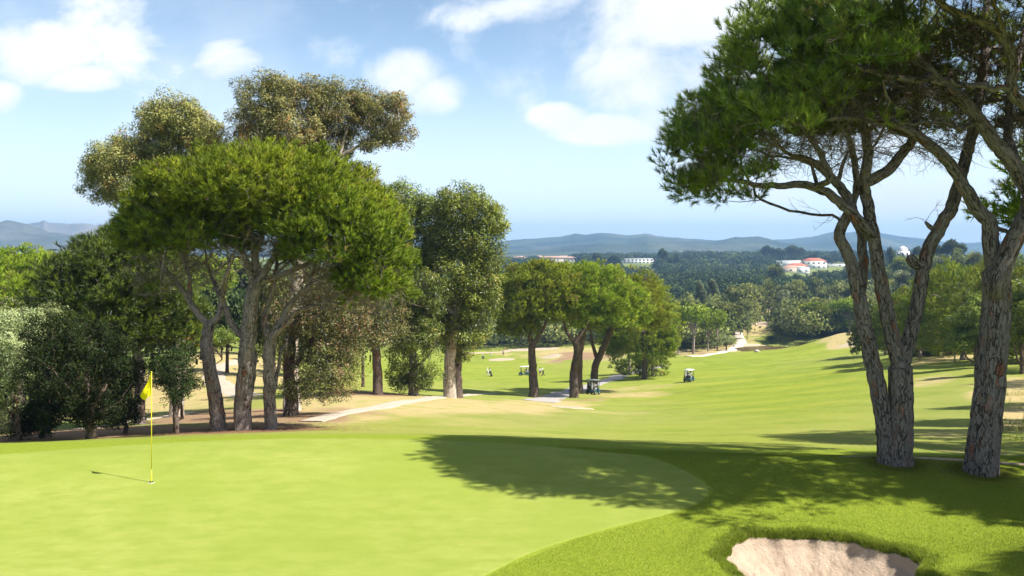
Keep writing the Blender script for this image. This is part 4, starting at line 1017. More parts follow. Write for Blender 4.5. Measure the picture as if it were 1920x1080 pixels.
    # green gum right of them, two trunks
    b = gb(843, 66)
    limbs = [([b-[0, 0, .4]]+q([(843, 690), (845, 660), (850, 620), (858, 580), (868, 530), (880, 470), (885, 420)], 66), .50, .2, dict(step=.3, wob=.03, flare=.3)), (q([(853, 600), (830, 550), (815, 500)], 66), .2, .07, TR), (q([(858, 580), (895, 540), (920, 500)], 66), .16, .06, TR)]
    broadleaf('gum_tree', b, limbs, lb([(870, 385, 55, 38), (905, 405, 42, 32), (840, 400, 40, 40), (900, 455, 42, 40), (850, 455, 60, 45), (915, 500, 32, 40), (870, 520, 60, 50), (900, 560, 45, 45), (840, 570, 55, 45), (880, 610, 35, 35), (820, 620, 45, 30), (860, 650, 35, 25), (925, 420, 25, 20), (938, 395, 14, 10)], 66),
              'green gum tree on a pale trunk right of the path, bright leaves down one side', natt=560, per=70, rc=.85, L=.19, w=.07, seed=45, mat='euc_green', accent=.07, tint0=.48, dead=70, grow_kw=dict(minr=5., bf=.25))
    b = gb(857, 68)
    broadleaf('gum_tree', b, [([b-[0, 0, .4]]+q([(856, 700), (857, 660), (850, 620), (835, 560), (820, 500), (810, 440)], 68), .46, .16, dict(step=.3, wob=.03, flare=.3)), (q([(850, 620), (800, 560), (770, 500)], 68), .18, .07, TR)],
              lb([(735, 365, 45, 28), (770, 385, 55, 35), (800, 405, 45, 35), (730, 420, 45, 45), (780, 455, 60, 50), (820, 480, 50, 50), (750, 510, 45, 40), (720, 480, 35, 40)], 69), 'green gum tree on a dark trunk close behind the pale trunked one',
              natt=380, per=70, rc=.85, L=.19, w=.07, seed=46, mat='euc_green', bark='bark_dark', accent=.04, tint0=.40, grow_kw=dict(minr=6., bf=.25))
    b = gb(775, 62)
    broadleaf('leafy_tree', b, [([b-[0, 0, .4]]+q([(775, 700), (774, 650), (775, 600), (776, 540)], 62), .38, .14, dict(step=.3, flare=.3)), (q([(775, 690), (800, 670), (820, 640)], 62), .1, .05, TR)],
              lb([(770, 660, 40, 40), (790, 700, 34, 30), (755, 700, 30, 26), (780, 620, 45, 40), (770, 570, 50, 45), (800, 600, 35, 40), (800, 545, 40, 40), (772, 718, 36, 14)], 62), 'dark green leafy tree bushy right down to the bank beside the path',
              natt=260, per=70, rc=.7, L=.17, w=.06, seed=47, mat='euc_green', bark='bark', accent=.05, tint0=.30)
    # shrubs on the left
    def shrub(px, Yd, lobes, label, seed, mat, natt=150, per=70, rc=.35, L=.07, w=.028, name='shrub', cat='shrub', bark='bark_dark', tint0=.5, accent=0., trunk=.10, group=None, gbase=None):
        b = gb(px, Yd) if gbase is None else gbase
        rg = np.random.default_rng(seed); limbs = [([b-[0, 0, .3], b+[.05, 0, .5], P(lobes[0][0], lobes[0][1], Yd)], trunk, trunk*.4, dict(step=.15, wob=.03))]
        for k in range(1, min(5, len(lobes))): limbs.append(([b+[.03, 0, .2+.1*k], (b+P(lobes[k][0], lobes[k][1], Yd))/2+rg.normal(0, .15, 3), P(lobes[k][0], lobes[k][1], Yd)], trunk*.6, trunk*.25, dict(step=.15, wob=.03)))
        return broadleaf(name, b, limbs, lb(lobes, Yd), label, natt=natt, per=per, rc=rc, L=L, w=w, seed=seed, mat=mat, bark=bark, droop=.1, cat=cat, tint0=tint0, accent=accent, grow_kw=dict(minr=.5, step=.2), group=group)
    globals()['shrub'] = shrub; globals()['lb'] = lb
    shrub(30, 28, [(20, 640, 50, 50), (50, 620, 40, 40), (-30, 650, 60, 70), (10, 700, 55, 55), (-20, 760, 60, 60), (20, 780, 30, 40), (-60, 700, 60, 90)], 'silvery green olive bush at the left edge beside the lawn', 51, 'silver', 330, tint0=.62)
    shrub(65, 36, [(80, 600, 50, 30), (40, 590, 50, 28), (110, 625, 40, 30)], 'pale olive bush top just behind the silvery bush at the left edge', 52, 'silver', 120, tint0=.55)
    shrub(165, 27, [(120, 700, 70, 65), (160, 640, 60, 50), (200, 720, 50, 50), (100, 640, 50, 50), (170, 760, 60, 40), (80, 750, 40, 45), (220, 670, 30, 45), (120, 770, 60, 35)], 'dark evergreen oak on a black trunk between olive bush and yellow flag', 53, 'dark', 420, trunk=.2, name='oak_tree', cat='oak tree', tint0=.25)  # low leaf tint stands in for shade cast by the pine crowns
    shrub(75, 30, [(60, 790, 40, 30), (40, 800, 30, 20), (90, 760, 30, 40)], 'dark low bush at the edge of the lawn beneath the olive bush', 54, 'dark', 110)
    shrub(232, 31, [(225, 770, 45, 35), (215, 735, 35, 30), (245, 700, 30, 30)], 'dark bush with small leaves standing just left of the flagstick', 55, 'dark', 130)
    shrub(328, 28, [(325, 690, 34, 28), (350, 712, 26, 22), (300, 680, 26, 26), (330, 735, 30, 18), (345, 668, 20, 20), (305, 715, 20, 15)], 'small crooked oak tree with sparse leaves just right of the yellow flag', 56, 'dark', 120, per=45, trunk=.11, name='oak_tree', cat='oak tree', tint0=.55)
    shrub(420, 75, [(415, 632, 40, 14), (390, 640, 30, 12)], 'low green bush behind the curve of the white path', 57, 'euc_green', 60, rc=.5, L=.15, w=.06, gbase=G(415, 110))
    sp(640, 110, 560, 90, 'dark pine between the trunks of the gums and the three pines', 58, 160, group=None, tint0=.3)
    # --- clump of umbrella pines in the middle, by the cart path ---
    G5 = 'five pines in the clump beside the cart path'
    def clump(px, Y, crown, label, seed, limbs, natt, tr=.55, tint0=.48, lo=-.1, extra=(), mat='pine'):
        b = gb(px, Y); (cx, cy, rx, ry) = crown; rx *= 1.26; s = Y/F; tint0 += .18; natt = int(natt*1.2)
        L = [([b-[0, 0, .5]]+q(limbs[0], Y), tr, tr*.72, dict(step=.4, wob=.03, flare=.3))]+[(q(l, Y), .3, .1, dict(step=.4, wob=.04)) for l in limbs[1:]]
        dm = [(P(cx, cy+26, Y), (rx*s, rx*s*.85, 76*s), 1, min(lo, -.42), .66)]+[(P(x, y, Y), (a*s, a*s*.8, c*s), w_, l_, .6) for x, y, a, c, w_, l_ in extra]
        pine('stone_pine', b, L, dm, label, group=G5, natt=natt, seed=seed, tint0=tint0, per=18, rc=.85, nn=9, L=.34, w=.055, bark='bark_dark', grow_kw=dict(minr=6., step=.7, wob=.1), flat=.55, dead=60, mat=mat)
    clump(1000, 97, (1005, 540, 75, 48), 'leftmost pine of the clump by the cart path, trunk upright and bare', 61, [[(1000, 700), (997, 660), (1000, 640)], [(1000, 645), (985, 615), (975, 590)], [(1002, 645), (1020, 615), (1030, 585)]], 330, extra=[(975, 600, 42, 42, .35, -.7), (960, 560, 30, 40, .2, -.5)])
    clump(1076, 100, (1085, 545, 92, 48), 'second pine from the left in the clump by the cart path, trunk leaning right', 62, [[(1076, 700), (1082, 665), (1080, 640)], [(1081, 650), (1062, 620), (1055, 590)], [(1082, 640), (1100, 610), (1105, 580)]], 380)
    clump(1086, 108, (1140, 555, 60, 45), 'slimmer pine half hidden behind the leaning trunk of the clump', 63, [[(1086, 700), (1088, 660), (1095, 620)], [(1095, 620), (1120, 600)]], 200, .45, lo=0.)
    clump(1113, 116, (1165, 560, 72, 50), 'pine of the clump standing behind the parked cart, trunk slanting right', 64, [[(1116, 690), (1130, 655), (1145, 620)], [(1120, 680), (1110, 640), (1105, 600)], [(1145, 620), (1170, 590)]], 330, extra=[(1190, 590, 50, 45, .4, -.5)])
    clump(1208, 143, (1205, 600, 55, 62), 'rightmost tall pine of the clump, crown hanging low over the path', 65, [[(1209, 675), (1208, 650), (1205, 620)], [(1206, 640), (1220, 610)]], 330, .5, lo=-.6, tint0=.55, extra=[(1238, 640, 35, 32, .5, -.8), (1160, 640, 40, 30, .4, -.8), (1210, 560, 45, 35, .4, -.3)])
    sp(1224, 150, 585, 32, 'small pine with its crown brushing the fairway right of the clump', 66, 130, group=None, crown=.8, lo=-.85, L=.35, w=.06, inner=.4)
    sp(1180, 160, 610, 35, 'short pine inside the shade at the back of the clump', 67, 90, group=None, crown=.7, lo=-.7, L=.35, w=.06, tint0=.3, inner=.4)  # needle tint lowered to paint in the shade of the clump
    # --- right side: hedge of pines beyond the fairway ---
    R1 = 'pines lining the right side of the fairway'
    sp(1725, 128, 545, 90, 'rounded pine behind the fork of the three stemmed pine', 71, 300, group=R1, crown=.6, lo=-.5, w=.055, L=.32, inner=.7, rc=.9, tint0=.7)
    sp(1805, 112, 497, 110, 'bright green pine mass between the two near trunks', 72, 380, group=R1, crown=.62, lo=-.5, w=.05, L=.32, inner=.7, rc=.9, tint0=.75)
    sp(1660, 150, 570, 60, 'dark pine low between the left stems of the near pine', 73, 180, group=R1, crown=.65, lo=-.5, w=.06, L=.34, inner=.6, rc=.9, tint0=.35)
    sp(1920, 100, 490, 110, 'pine mass cut by the right edge beyond the near trunk', 74, 330, group=R1, crown=.65, lo=-.5, w=.05, L=.32, inner=.7, rc=.9, tint0=.7)
    sp(1760, 132, 590, 60, 'shaded pine whose dark foot closes the end of the fairway', 75, 180, group=R1, crown=.8, lo=-.8, w=.055, L=.32, inner=.5, rc=.9, tint0=.2)  # shade on this pine is put into its low needle tint
    sp(2060, 95, 500, 120, 'pine standing just beyond the right edge', 76, 160, group=R1, crown=.6, lo=-.4, w=.055, L=.32, inner=.6, rc=.9)
    shrub(1830, 92, [(1830, 600, 38, 34), (1815, 625, 34, 32), (1850, 630, 36, 34), (1800, 640, 20, 18), (1840, 570, 24, 18)], 'rounded light green bush left of the thick plated trunk', 77, 'euc_green', 260, rc=.75, L=.2, w=.08, trunk=.2)
    shrub(1915, 80, [(1915, 580, 40, 42), (1900, 620, 34, 32), (1935, 630, 40, 34), (1910, 550, 26, 22)], 'yellow green bush at the right edge behind the plated trunk', 78, 'euc_green', 260, rc=.7, L=.18, w=.075, trunk=.2, tint0=.58)
    # --- pines outside the frame on the right: their shade lies on the lawn ---
    S = 'pines shading the lawn from outside the picture'
    def offpine(x, y, zt, r, seed, label, natt=300, hc=.45):
        b = np.array([x, y, float(H(x, y))]); h = zt-b[2]; c = np.array([x, y, zt-h*hc])
        limbs = [([b-[0, 0, .4], b+[.1, 0, h*.3], b+[0, .1, h*.5], c], .32, .12, dict(step=.4, wob=.03, flare=.2))]
        for k in range(5):
            a = k*1.26; s = b+[0, 0, h*(.4+.04*k)]; limbs.append(([s, s+[math.cos(a)*r*.3, math.sin(a)*r*.3, h*.12], s+[math.cos(a)*r*.65, math.sin(a)*r*.65, h*.24]], .13, .05, dict(step=.4, wob=.04)))
        pine('stone_pine', b, limbs, [(c, (r, r, h*hc), 1, -.02, .75)], label, group=S, natt=natt, seed=seed, per=16, rc=.62, nn=12, L=.26, w=.032, grow_kw=dict(minr=h*.4, step=.6))
    offpine(16.4, 14.6, 6., 3.7, 81, 'umbrella pine just outside the right edge nearest the bunker', 330)
    b = np.array([13.2, 7.4, float(H(13.2, 7.4))])
    pine('stone_pine', b, [([b-[0, 0, .3], b+[0, .1, 3], b+[-.3, .3, 6]], .22, .10, dict(step=.4)), ([b+[0, .1, 5], [11.6, 8.2, 4.6]], .08, .04, dict(step=.4)), ([b+[0, .1, 5], [13.9, 8.3, 4.6]], .08, .04, dict(step=.4))],
         [((11.35, 8.3, 4.7), (1.15, .9, .9), 1, -.3, .3), ((14.2, 8.35, 4.7), (1.1, .8, .9), .8, -.3, .3)], 'young pine outside the right edge whose small shade touches the bunker', group=S, natt=70, seed=88, per=14, rc=.4, nn=12, L=.2, w=.02, grow_kw=dict(minr=3.))
    offpine(20.5, 23.5, 5.5, 6., 82, 'umbrella pine outside the right edge level with the near trunks', 330)
    offpine(27.5, 31.5, 4.5, 5., 83, 'umbrella pine outside the right edge above the dry bank', 280)
    offpine(25., 19., 6., 5., 85, 'umbrella pine outside the right edge on the slope above the bunker', 240)
    offpine(50., 62., 2., 7., 86, 'umbrella pine outside the right edge beside the dry bank top', 220)
    offpine(62., 80., 0., 8., 87, 'umbrella pine outside the right edge opposite the open fairway', 220)
    offpine(36., 43., 3.5, 5., 84, 'umbrella pine outside the right edge farthest down the slope', 240)
# ---------- valley trees, woodland, houses ----------
PROTO = {}
def proto_tree(key, kind, seed, mat, bark, hgt=10., r=4.6, n=1500, leaf=.42, tint0=.5, crown0=.45, trunks=1, lumps=14, accent=0.):
    """crown made of lumps of leaf-sized faces, 10 m high; returned as (crown mesh, trunk mesh)"""
    rng = np.random.default_rng(seed); L = []
    for k in range(lumps):
        if kind == 'umbrella': d = shell((0, 0, 0), (r*.72, r*.72, hgt*.20), 1, rng, 0., .5)[0][0]; c = d+[0, 0, hgt*.68]; s = np.array([r*.36, r*.36, hgt*.13])
        elif kind == 'round': d = shell((0, 0, 0), (r*.62, r*.62, hgt*(1-crown0)*.36), 1, rng, -.9, .4)[0][0]; c = d+[0, 0, hgt*(crown0+(1-crown0)*.47)]; s = np.array([r*.42, r*.42, hgt*.15])
        else: d = shell((0, 0, 0), (r*.55, r*.55, hgt*.38), 1, rng, -.9, .2)[0][0]; c = d+[0, 0, hgt*.58]; s = np.array([r*.40, r*.40, hgt*.12])
        L.append((c, s*rng.uniform(.75, 1.2)))
    m = n//lumps; C = []; D = []; T = []
    for c, s in L:
        d = rdir(rng, m); d[:, 2] = np.where(rng.random(m) < .5, np.abs(d[:, 2]), d[:, 2]); q = c+d*s*rng.uniform(.55, 1.06, (m, 1)); C.append(q); D.append(norm(d/s*s.mean()+[0, 0, .25]))
        T.append(tint0+rng.normal(0, .10)+rng.normal(0, .13, m)+.12*d[:, 2]*0)
    C = np.concatenate(C); D = np.concatenate(D); T = np.clip(np.concatenate(T), 0, .92)
    if accent: T[rng.random(len(T)) < accent] = 1.
    V, Q, t, cn = leaves(C, D, leaf, leaf*.8, rng, T)
    sk = Skel(seed)
    for k in range(trunks):
        o = np.array([rng.normal(0, .3)*(trunks > 1)*2, rng.normal(0, .3)*(trunks > 1)*2, 0]); top = np.array([o[0]*1.8+rng.normal(0, .4), o[1]*1.8, hgt*.62])
        sk.limb([o-[0, 0, .4], o+[.1, 0, hgt*.25], top], .30 if trunks == 1 else .2, .12, join=False, step=.8, wob=.05, flare=.2)
    for c, s in L[:9]: sk.limb([np.array([0, 0, hgt*(.35 if kind != 'tall' else .25)])+rng.normal(0, .1, 3), c*[.4, .4, .75], c], .11, .05, step=.8, wob=.05)
    sk.finish(); W = sk.wood(0, 7, 0, .8)
    def me(name, V, fs, mt, at):
        o = mesh(name, V, fs, mt, attrs=at, smooth=(name == 'trunk')); me_ = o.data; bpy.data.objects.remove(o); return me_
    PROTO[key] = (me('crown', V, [Q], mat, {'tint': t, 'cn': cn}), me('trunk', W[0], [W[1], W[2]], bark, {'barkco': W[3]}), hgt, r)
def place(key, px, Y, top, hw, label, name='tree', cat='tree', group=None, rz=None, base=None):
    cm, tm, h0, r0 = PROTO[key]; b = G(px, Y) if base is None else base
    h = -(top-HZ)/F*Y-b[2]; sx = hw/F*Y/r0; sz = max(h, 2.)/h0
    root = empty(name, b-[0, 0, .05*sz], rz=(px*1.7) % 6.28 if rz is None else rz, label=label, cat=cat, group=group); root.scale = (sx, sx, sz)
    for nm, me_ in (('trunk', tm), ('crown', cm)):
        o = bpy.data.objects.new(nm, me_); col.objects.link(o); o.parent = root
    return root
def far_protos():
    mp, mv, mg, md, ms = M('pine'), M('valley'), M('valley_grey'), M('dark'), M('silver'); bk, bd = M('bark'), M('bark_dark')
    for i in range(3):
        proto_tree('umb%d' % i, 'umbrella', 200+i, mp, bk, n=4600, leaf=.36, tint0=.5, lumps=22)
        proto_tree('rnd%d' % i, 'round', 210+i, mv, bd, n=5600, leaf=.38, crown0=.12, tint0=.52+.09*i, lumps=20)
        proto_tree('gum%d' % i, 'tall', 220+i, mg if i < 2 else mv, bk, n=4000, leaf=.36, r=3.2, tint0=.55, lumps=18, accent=.05)
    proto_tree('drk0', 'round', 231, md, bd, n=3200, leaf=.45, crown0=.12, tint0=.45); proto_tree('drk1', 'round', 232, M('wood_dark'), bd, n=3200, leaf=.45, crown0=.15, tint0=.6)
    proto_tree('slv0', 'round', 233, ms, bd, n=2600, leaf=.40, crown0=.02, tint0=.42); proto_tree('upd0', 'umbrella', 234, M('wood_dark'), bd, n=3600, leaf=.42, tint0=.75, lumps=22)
def far_scene():
    mp, mv, mg, md, ms = M('pine'), M('valley'), M('valley_grey'), M('dark'), M('silver')
    K = place
    GV = 'trees round the pond and white path'
    T = [
     # key, px, Y, top, halfwidth, label
     ('umb0', 1300, 222, 566, 46, 'widest umbrella pine on the tan bank left of the white path'), ('umb1', 1272, 228, 578, 24, 'thin trunked pine left of the widest umbrella pine on the tan bank'), ('umb2', 1328, 233, 586, 26, 'pine with two slim trunks right of the widest umbrella pine'),
     ('umb1', 1345, 236, 576, 24, 'last pine of the tan bank, next to the silver bush by the white path'), ('slv0', 1362, 236, 622, 24, 'silver bush hugging the left bend of the white path'), ('slv0', 1340, 246, 640, 16, 'small grey bush under the last pine of the tan bank'),
     ('rnd0', 1368, 272, 560, 34, 'olive round tree rising behind the silver bush'), ('rnd1', 1340, 290, 548, 32, 'round tree behind the slim pines of the tan bank'), ('umb2', 1252, 262, 552, 30, 'pine behind the clump, its top under the dark wood'),
     ('rnd1', 1278, 285, 545, 26, 'olive tree top directly above the widest umbrella pine'), ('rnd2', 1240, 320, 536, 24, 'small round tree at the foot of the dark wood near the clump'), ('gum0', 1316, 335, 524, 14, 'left one of two slender grey gums against the dark wood'), ('gum1', 1338, 338, 519, 15, 'right one of two slender grey gums against the dark wood'),
     ('rnd2', 1396, 318, 515, 36, 'largest olive brown tree in the middle of the valley'), ('rnd0', 1372, 345, 528, 24, 'olive tree left behind the largest one in the valley'), ('gum2', 1425, 330, 533, 20, 'narrow tree right of the largest olive brown tree'), ('rnd1', 1450, 362, 518, 20, 'rounded pale tree just under the dark wood left of the red roofs'),
     ('rnd2', 1492, 372, 512, 27, 'broad olive tree right below the red roofed villa'), ('gum2', 1533, 368, 517, 18, 'bright green tree right of the broad one below the villa'), ('rnd1', 1562, 352, 523, 30, 'pale green tree left of the dark near stem'), ('rnd0', 1596, 350, 527, 30, 'yellowish tree seen between the near pine stems'),
     ('rnd0', 1400, 305, 555, 26, 'tree whose foot touches the upper white path'), ('slv0', 1401, 268, 580, 13, 'small silver tree at the right of the bare earth bank'), ('rnd1', 1388, 282, 572, 17, 'grey green tree left of the bare earth bank'),
     ('gum0', 1470, 335, 542, 18, 'grey tree above the upper white path'), ('rnd2', 1435, 345, 545, 24, 'olive tree left above the upper white path'), ('slv0', 1478, 278, 578, 20, 'silvery tree right of the bare earth bank'), ('rnd0', 1463, 258, 600, 25, 'dark rounded tree at the right end of the pond'),
     ('drk0', 1447, 256, 626, 15, 'low dark bush between pond and grass strip'), ('rnd1', 1496, 266, 590, 24, 'tree standing behind the right bank of the pond'), ('rnd0', 1502, 247, 640, 22, 'low green bush at the right edge of the pond'), ('umb1', 1527, 262, 562, 32, 'pine with a forked bare trunk right of the pond'),
     ('umb2', 1551, 268, 574, 22, 'slim pine right of the forked one'), ('umb0', 1592, 252, 556, 38, 'umbrella pine above the tan mound left of the near stems'), ('umb1', 1574, 270, 575, 24, 'pine behind the tan mound'), ('rnd2', 1538, 300, 545, 28, 'light olive tree behind the forked bare pine'), ('rnd1', 1610, 300, 540, 28, 'round tree seen through the near pine stems at the mound'),
     ('slv0', 1535, 262, 640, 18, 'grey green bush at the foot of the forked bare pine'), ('slv0', 1568, 262, 632, 20, 'grey bush below the slim pines at the mound'), ('rnd0', 1512, 300, 556, 22, 'olive tree between broad tree and forked bare pine'), ('rnd1', 1480, 320, 556, 22, 'tree above the silvery one right of the earth bank'),
     ('rnd0', 1640, 282, 548, 28, 'tree right behind the fork of the left near stem'), ('gum2', 1663, 300, 530, 22, 'tall tree between the near pine stems'), ('gum0', 1690, 310, 505, 26, 'grey green gum just left of the right near stem'), ('gum1', 1715, 330, 492, 22, 'grey gum partly behind the right near stem'), ('rnd2', 1668, 340, 512, 24, 'olive tree top behind the tall tree between the stems'),
     # right hillside
     ('upd0', 1785, 452, 449, 26, 'dark domed pine on the skyline right of the white dome'), ('upd0', 1752, 470, 455, 24, 'flat dark pine on the skyline beside the domed one'), ('upd0', 1722, 500, 462, 16, 'small dark pine right of the white dome'), ('upd0', 1670, 540, 463, 10, 'small pine left of the white dome'), ('umb0', 1690, 420, 478, 24, 'light umbrella pine below the white dome'),
     ('umb1', 1722, 400, 474, 22, 'pine below the flat dark one on the right hillside'), ('rnd0', 1760, 390, 470, 24, 'olive tree on the right hillside below the skyline pines'), ('rnd1', 1800, 360, 462, 22, 'brownish tree on the right hillside beside the thick trunk'), ('rnd2', 1830, 350, 455, 24, 'tree on the right hillside behind the thick trunk'), ('rnd1', 1730, 350, 486, 26, 'grey green tree above the bright pine mass'),
     ('gum0', 1760, 340, 480, 18, 'dry looking tree above the bright pine mass'), ('rnd0', 1640, 430, 488, 20, 'tree under the hill seen between the near stems'), ('rnd2', 1900, 330, 470, 30, 'tree beyond the thick trunk at the right edge'), ('rnd0', 1660, 400, 494, 20, 'olive tree low between the near stems'),
     ('upd0', 1120, 900, 474, 14, 'dark pine on the hill left of the long white building'), ('drk1', 1104, 880, 472, 13, 'dark rounded tree at the left end of the dark wooded hill'), ('drk1', 1150, 920, 470, 15, 'big dark tree just left of the long white building'),
     ('upd0', 1242, 950, 466, 12, 'dark umbrella pine right above the pale houses on the hill'), ('drk1', 1262, 930, 470, 13, 'dark tree right of the umbrella pine above the pale houses'), ('upd0', 1438, 1060, 460, 15, 'left one of the dark pines on the crest behind the villas'), ('upd0', 1486, 1060, 460, 22, 'widest dark pine on the crest behind the villas'), ('upd0', 1460, 1060, 465, 16, 'middle dark pine on the crest behind the villas'),
     ('drk1', 1520, 1040, 468, 16, 'dark tree on the crest right behind the biggest villa'), ('drk1', 1552, 1040, 474, 14, 'dark tree on the crest right of the villas'), ('drk1', 1500, 560, 505, 22, 'dark tree standing right in front of the villas'), ('rnd0', 1450, 520, 488, 20, 'olive tree left below the villas'), ('drk1', 1540, 600, 500, 16, 'dark tree hiding the right end of the villas'),
     # behind the left fairway and the clump
     ('slv0', 885, 318, 598, 30, 'silvery tree at the end of the left fairway'), ('drk0', 915, 322, 606, 26, 'dark tree beside the silvery one at the end of the left fairway'), ('drk1', 948, 326, 592, 28, 'dark tree right of the two golfers on the far green'), ('drk0', 985, 332, 600, 26, 'dark tree behind the bare upright trunk'),
     ('rnd0', 1040, 308, 606, 28, 'olive tree seen between the clump trunks'), ('rnd1', 1070, 320, 598, 24, 'tree behind the leaning trunk of the clump'), ('drk0', 1110, 305, 612, 26, 'dark tree in the gap left of the slanting trunk'), ('slv0', 1140, 292, 618, 22, 'grey tree in the gap right of the slanting trunk'), ('rnd0', 1172, 290, 600, 26, 'green tree behind the low right side of the clump'),
     ('drk0', 850, 330, 590, 28, 'dark tree behind the pale gum trunk'), ('rnd0', 815, 318, 600, 24, 'olive tree glimpsed left of the pale gum trunk'), ('drk1', 740, 325, 590, 30, 'dark tree behind the bushy leafy tree'), ('rnd0', 690, 318, 600, 26, 'tree at the end of the left fairway behind the straight trunk'), ('drk0', 640, 310, 590, 30, 'dark tree behind the reddish leafy tree'),
     ('drk1', 1225, 300, 590, 26, 'dark tree low behind the right side of the clump'), ('drk1', 1010, 345, 570, 30, 'dark tree crown behind the left pine of the clump'), ('drk1', 900, 350, 572, 34, 'dark tree mass right of the pale gum trunk'), ('drk1', 800, 350, 560, 34, 'dark tree mass between the two gum trunks'),
     # behind the three pines
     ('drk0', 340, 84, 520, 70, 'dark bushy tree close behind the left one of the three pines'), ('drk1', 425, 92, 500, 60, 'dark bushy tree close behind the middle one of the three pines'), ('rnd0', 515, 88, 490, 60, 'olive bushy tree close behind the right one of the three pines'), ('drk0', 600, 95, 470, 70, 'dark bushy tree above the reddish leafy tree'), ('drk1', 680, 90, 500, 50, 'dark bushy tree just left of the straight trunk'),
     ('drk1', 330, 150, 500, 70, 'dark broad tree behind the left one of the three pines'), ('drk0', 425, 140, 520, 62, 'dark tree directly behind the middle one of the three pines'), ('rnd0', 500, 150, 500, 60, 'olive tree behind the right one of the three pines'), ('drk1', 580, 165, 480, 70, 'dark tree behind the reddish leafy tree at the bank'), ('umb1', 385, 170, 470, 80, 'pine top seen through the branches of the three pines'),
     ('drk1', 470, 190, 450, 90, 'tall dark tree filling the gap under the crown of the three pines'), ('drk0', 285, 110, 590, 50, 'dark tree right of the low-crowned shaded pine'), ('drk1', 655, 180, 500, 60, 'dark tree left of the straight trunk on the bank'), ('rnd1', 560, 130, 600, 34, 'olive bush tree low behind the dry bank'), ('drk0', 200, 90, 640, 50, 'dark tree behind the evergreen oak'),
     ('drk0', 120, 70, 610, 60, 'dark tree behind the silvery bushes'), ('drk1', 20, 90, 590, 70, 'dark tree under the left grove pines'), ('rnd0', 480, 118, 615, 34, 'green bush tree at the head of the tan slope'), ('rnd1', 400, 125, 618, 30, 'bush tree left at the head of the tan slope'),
    ]
    for key, px, Y, top, hw, lab in T:
        nm, cat = ('stone_pine', 'pine tree') if key[:3] in ('umb', 'upd') else ('gum_tree', 'gum tree') if key[:3] == 'gum' else ('shrub', 'bush') if 'bush' in lab and 'tree' not in lab else ('tree', 'tree')
        K(key, px, Y, top, hw, lab, nm, cat, GV if 200 < Y < 400 and px > 1230 else None)
    # --- woodland: uncountable canopy on the hill and the slopes beyond ---
    def wood(name, label, n, pxr, yr, hr, mat, seed, leafn=56, keep=None, t0=.45, sz=1.):
        rng = np.random.default_rng(seed); px = rng.uniform(*pxr, n); Y = yr[0]*np.exp(rng.uniform(0, 1, n)**.85*math.log(yr[1]/yr[0])); X = (px-960)/F*Y
        if keep is not None: k = keep(px, Y, rng); px, Y, X = px[k], Y[k], X[k]; n = len(px)
        Zg = H(X, Y); h = rng.uniform(*hr, n)*(1+.5*vnoise(X/60., Y/60., seed)); r = h*rng.uniform(.55, .9, n)
        d = rdir(rng, n*leafn).reshape(n, leafn, 3); d[..., 2] = np.abs(d[..., 2])*1.0-.25
        lump = 1+.30*np.sin(d[..., 0]*5+px[:, None])*np.sin(d[..., 1]*5+Y[:, None])
        s = np.stack([r, r, h*.50], 1)[:, None]; C = np.stack([X, Y, Zg+h*.52], 1)[:, None]+d*s*lump[..., None]*rng.uniform(.8, 1.02, (n, leafn, 1))
        C[..., 2] = np.maximum(C[..., 2], Zg[:, None]+.3)
        tn = np.clip((t0+.35*vnoise(X/60., Y/60., seed+2)+rng.normal(0, .15, n)+(rng.random(n) < .12)*.4)[:, None]+rng.normal(0, .045, (n, leafn)), 0, .95)
        L = (Y*.0012*sz+.5); L = np.repeat(L, leafn)[:, None]
        V, Q, t, cn = leaves(C.reshape(-1, 3), norm((d+[0, 0, .15]).reshape(-1, 3)), L, L*.85, rng, tn.ravel())
        mesh(name, V, [Q], mat, attrs={'tint': t, 'cn': cn}, kind='stuff', label=label)
    def notvilla(px, Y, rng):
        X = (px-960)/F*Y; ok = np.ones(len(px), bool)
        Z = H(X, Y); tp = HZ-F*(Z+15)/Y
        for hx, hy, hw, hz in FOOT:
            ok &= ~((np.abs(X-hx) < hw/2+4) & (Y > hy-9) & (Y < hy+12))
            ok &= ~((np.abs(px-960-F*hx/hy) < (hw/2+3)*F/hy) & (Y < hy) & (Y > hy-420) & (tp < HZ-F*(hz+.4)/hy))
        return ok & ~((Y > 900) & (px < 1085) & (rng.random(len(px)) < .5))
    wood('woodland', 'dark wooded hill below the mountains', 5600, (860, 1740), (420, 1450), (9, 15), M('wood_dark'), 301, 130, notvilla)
    wood('woodland', 'mixed green wood across the valley floor', 2000, (860, 1700), (285, 430), (6, 11), M('valley'), 302, 150, lambda px, Y, r: ~((px > 1365) & (px < 1480) & (Y < 400)) & ~((px > 1380) & (px < 1500) & (Y < 430) & (r.random(len(px)) < .6)), t0=.5)
    wood('woodland', 'thick tree belt along the foot of the valley right of the pond', 400, (1472, 1690), (253, 330), (5, 9), mv, 306, 260, None, t0=.5)
    wood('woodland', 'thick tree belt left of the pond path', 300, (1225, 1372), (244, 330), (5, 8.5), mv, 307, 260, lambda px, Y, r: (px < 1340) | (Y > 262), t0=.45)
    wood('woodland', 'woodland behind the grove on the left', 2200, (-200, 880), (190, 1300), (9, 13), M('valley'), 303, 60, lambda px, Y, r: (px < 560) | (Y > 330), t0=.35)
    wood('woodland', 'scrub and pines over the right hillside', 1500, (1640, 2150), (300, 1100), (5, 9), M('valley'), 304, 70, lambda px, Y, r: notvilla(px, Y, r), t0=.45)
    wood('woodland', 'low ground cover of bushes under the far trees', 1400, (620, 1660), (296, 420), (1.8, 3.4), M('valley'), 305, 50, lambda px, Y, r: ~((px > 1375) & (px < 1475)), t0=.35)
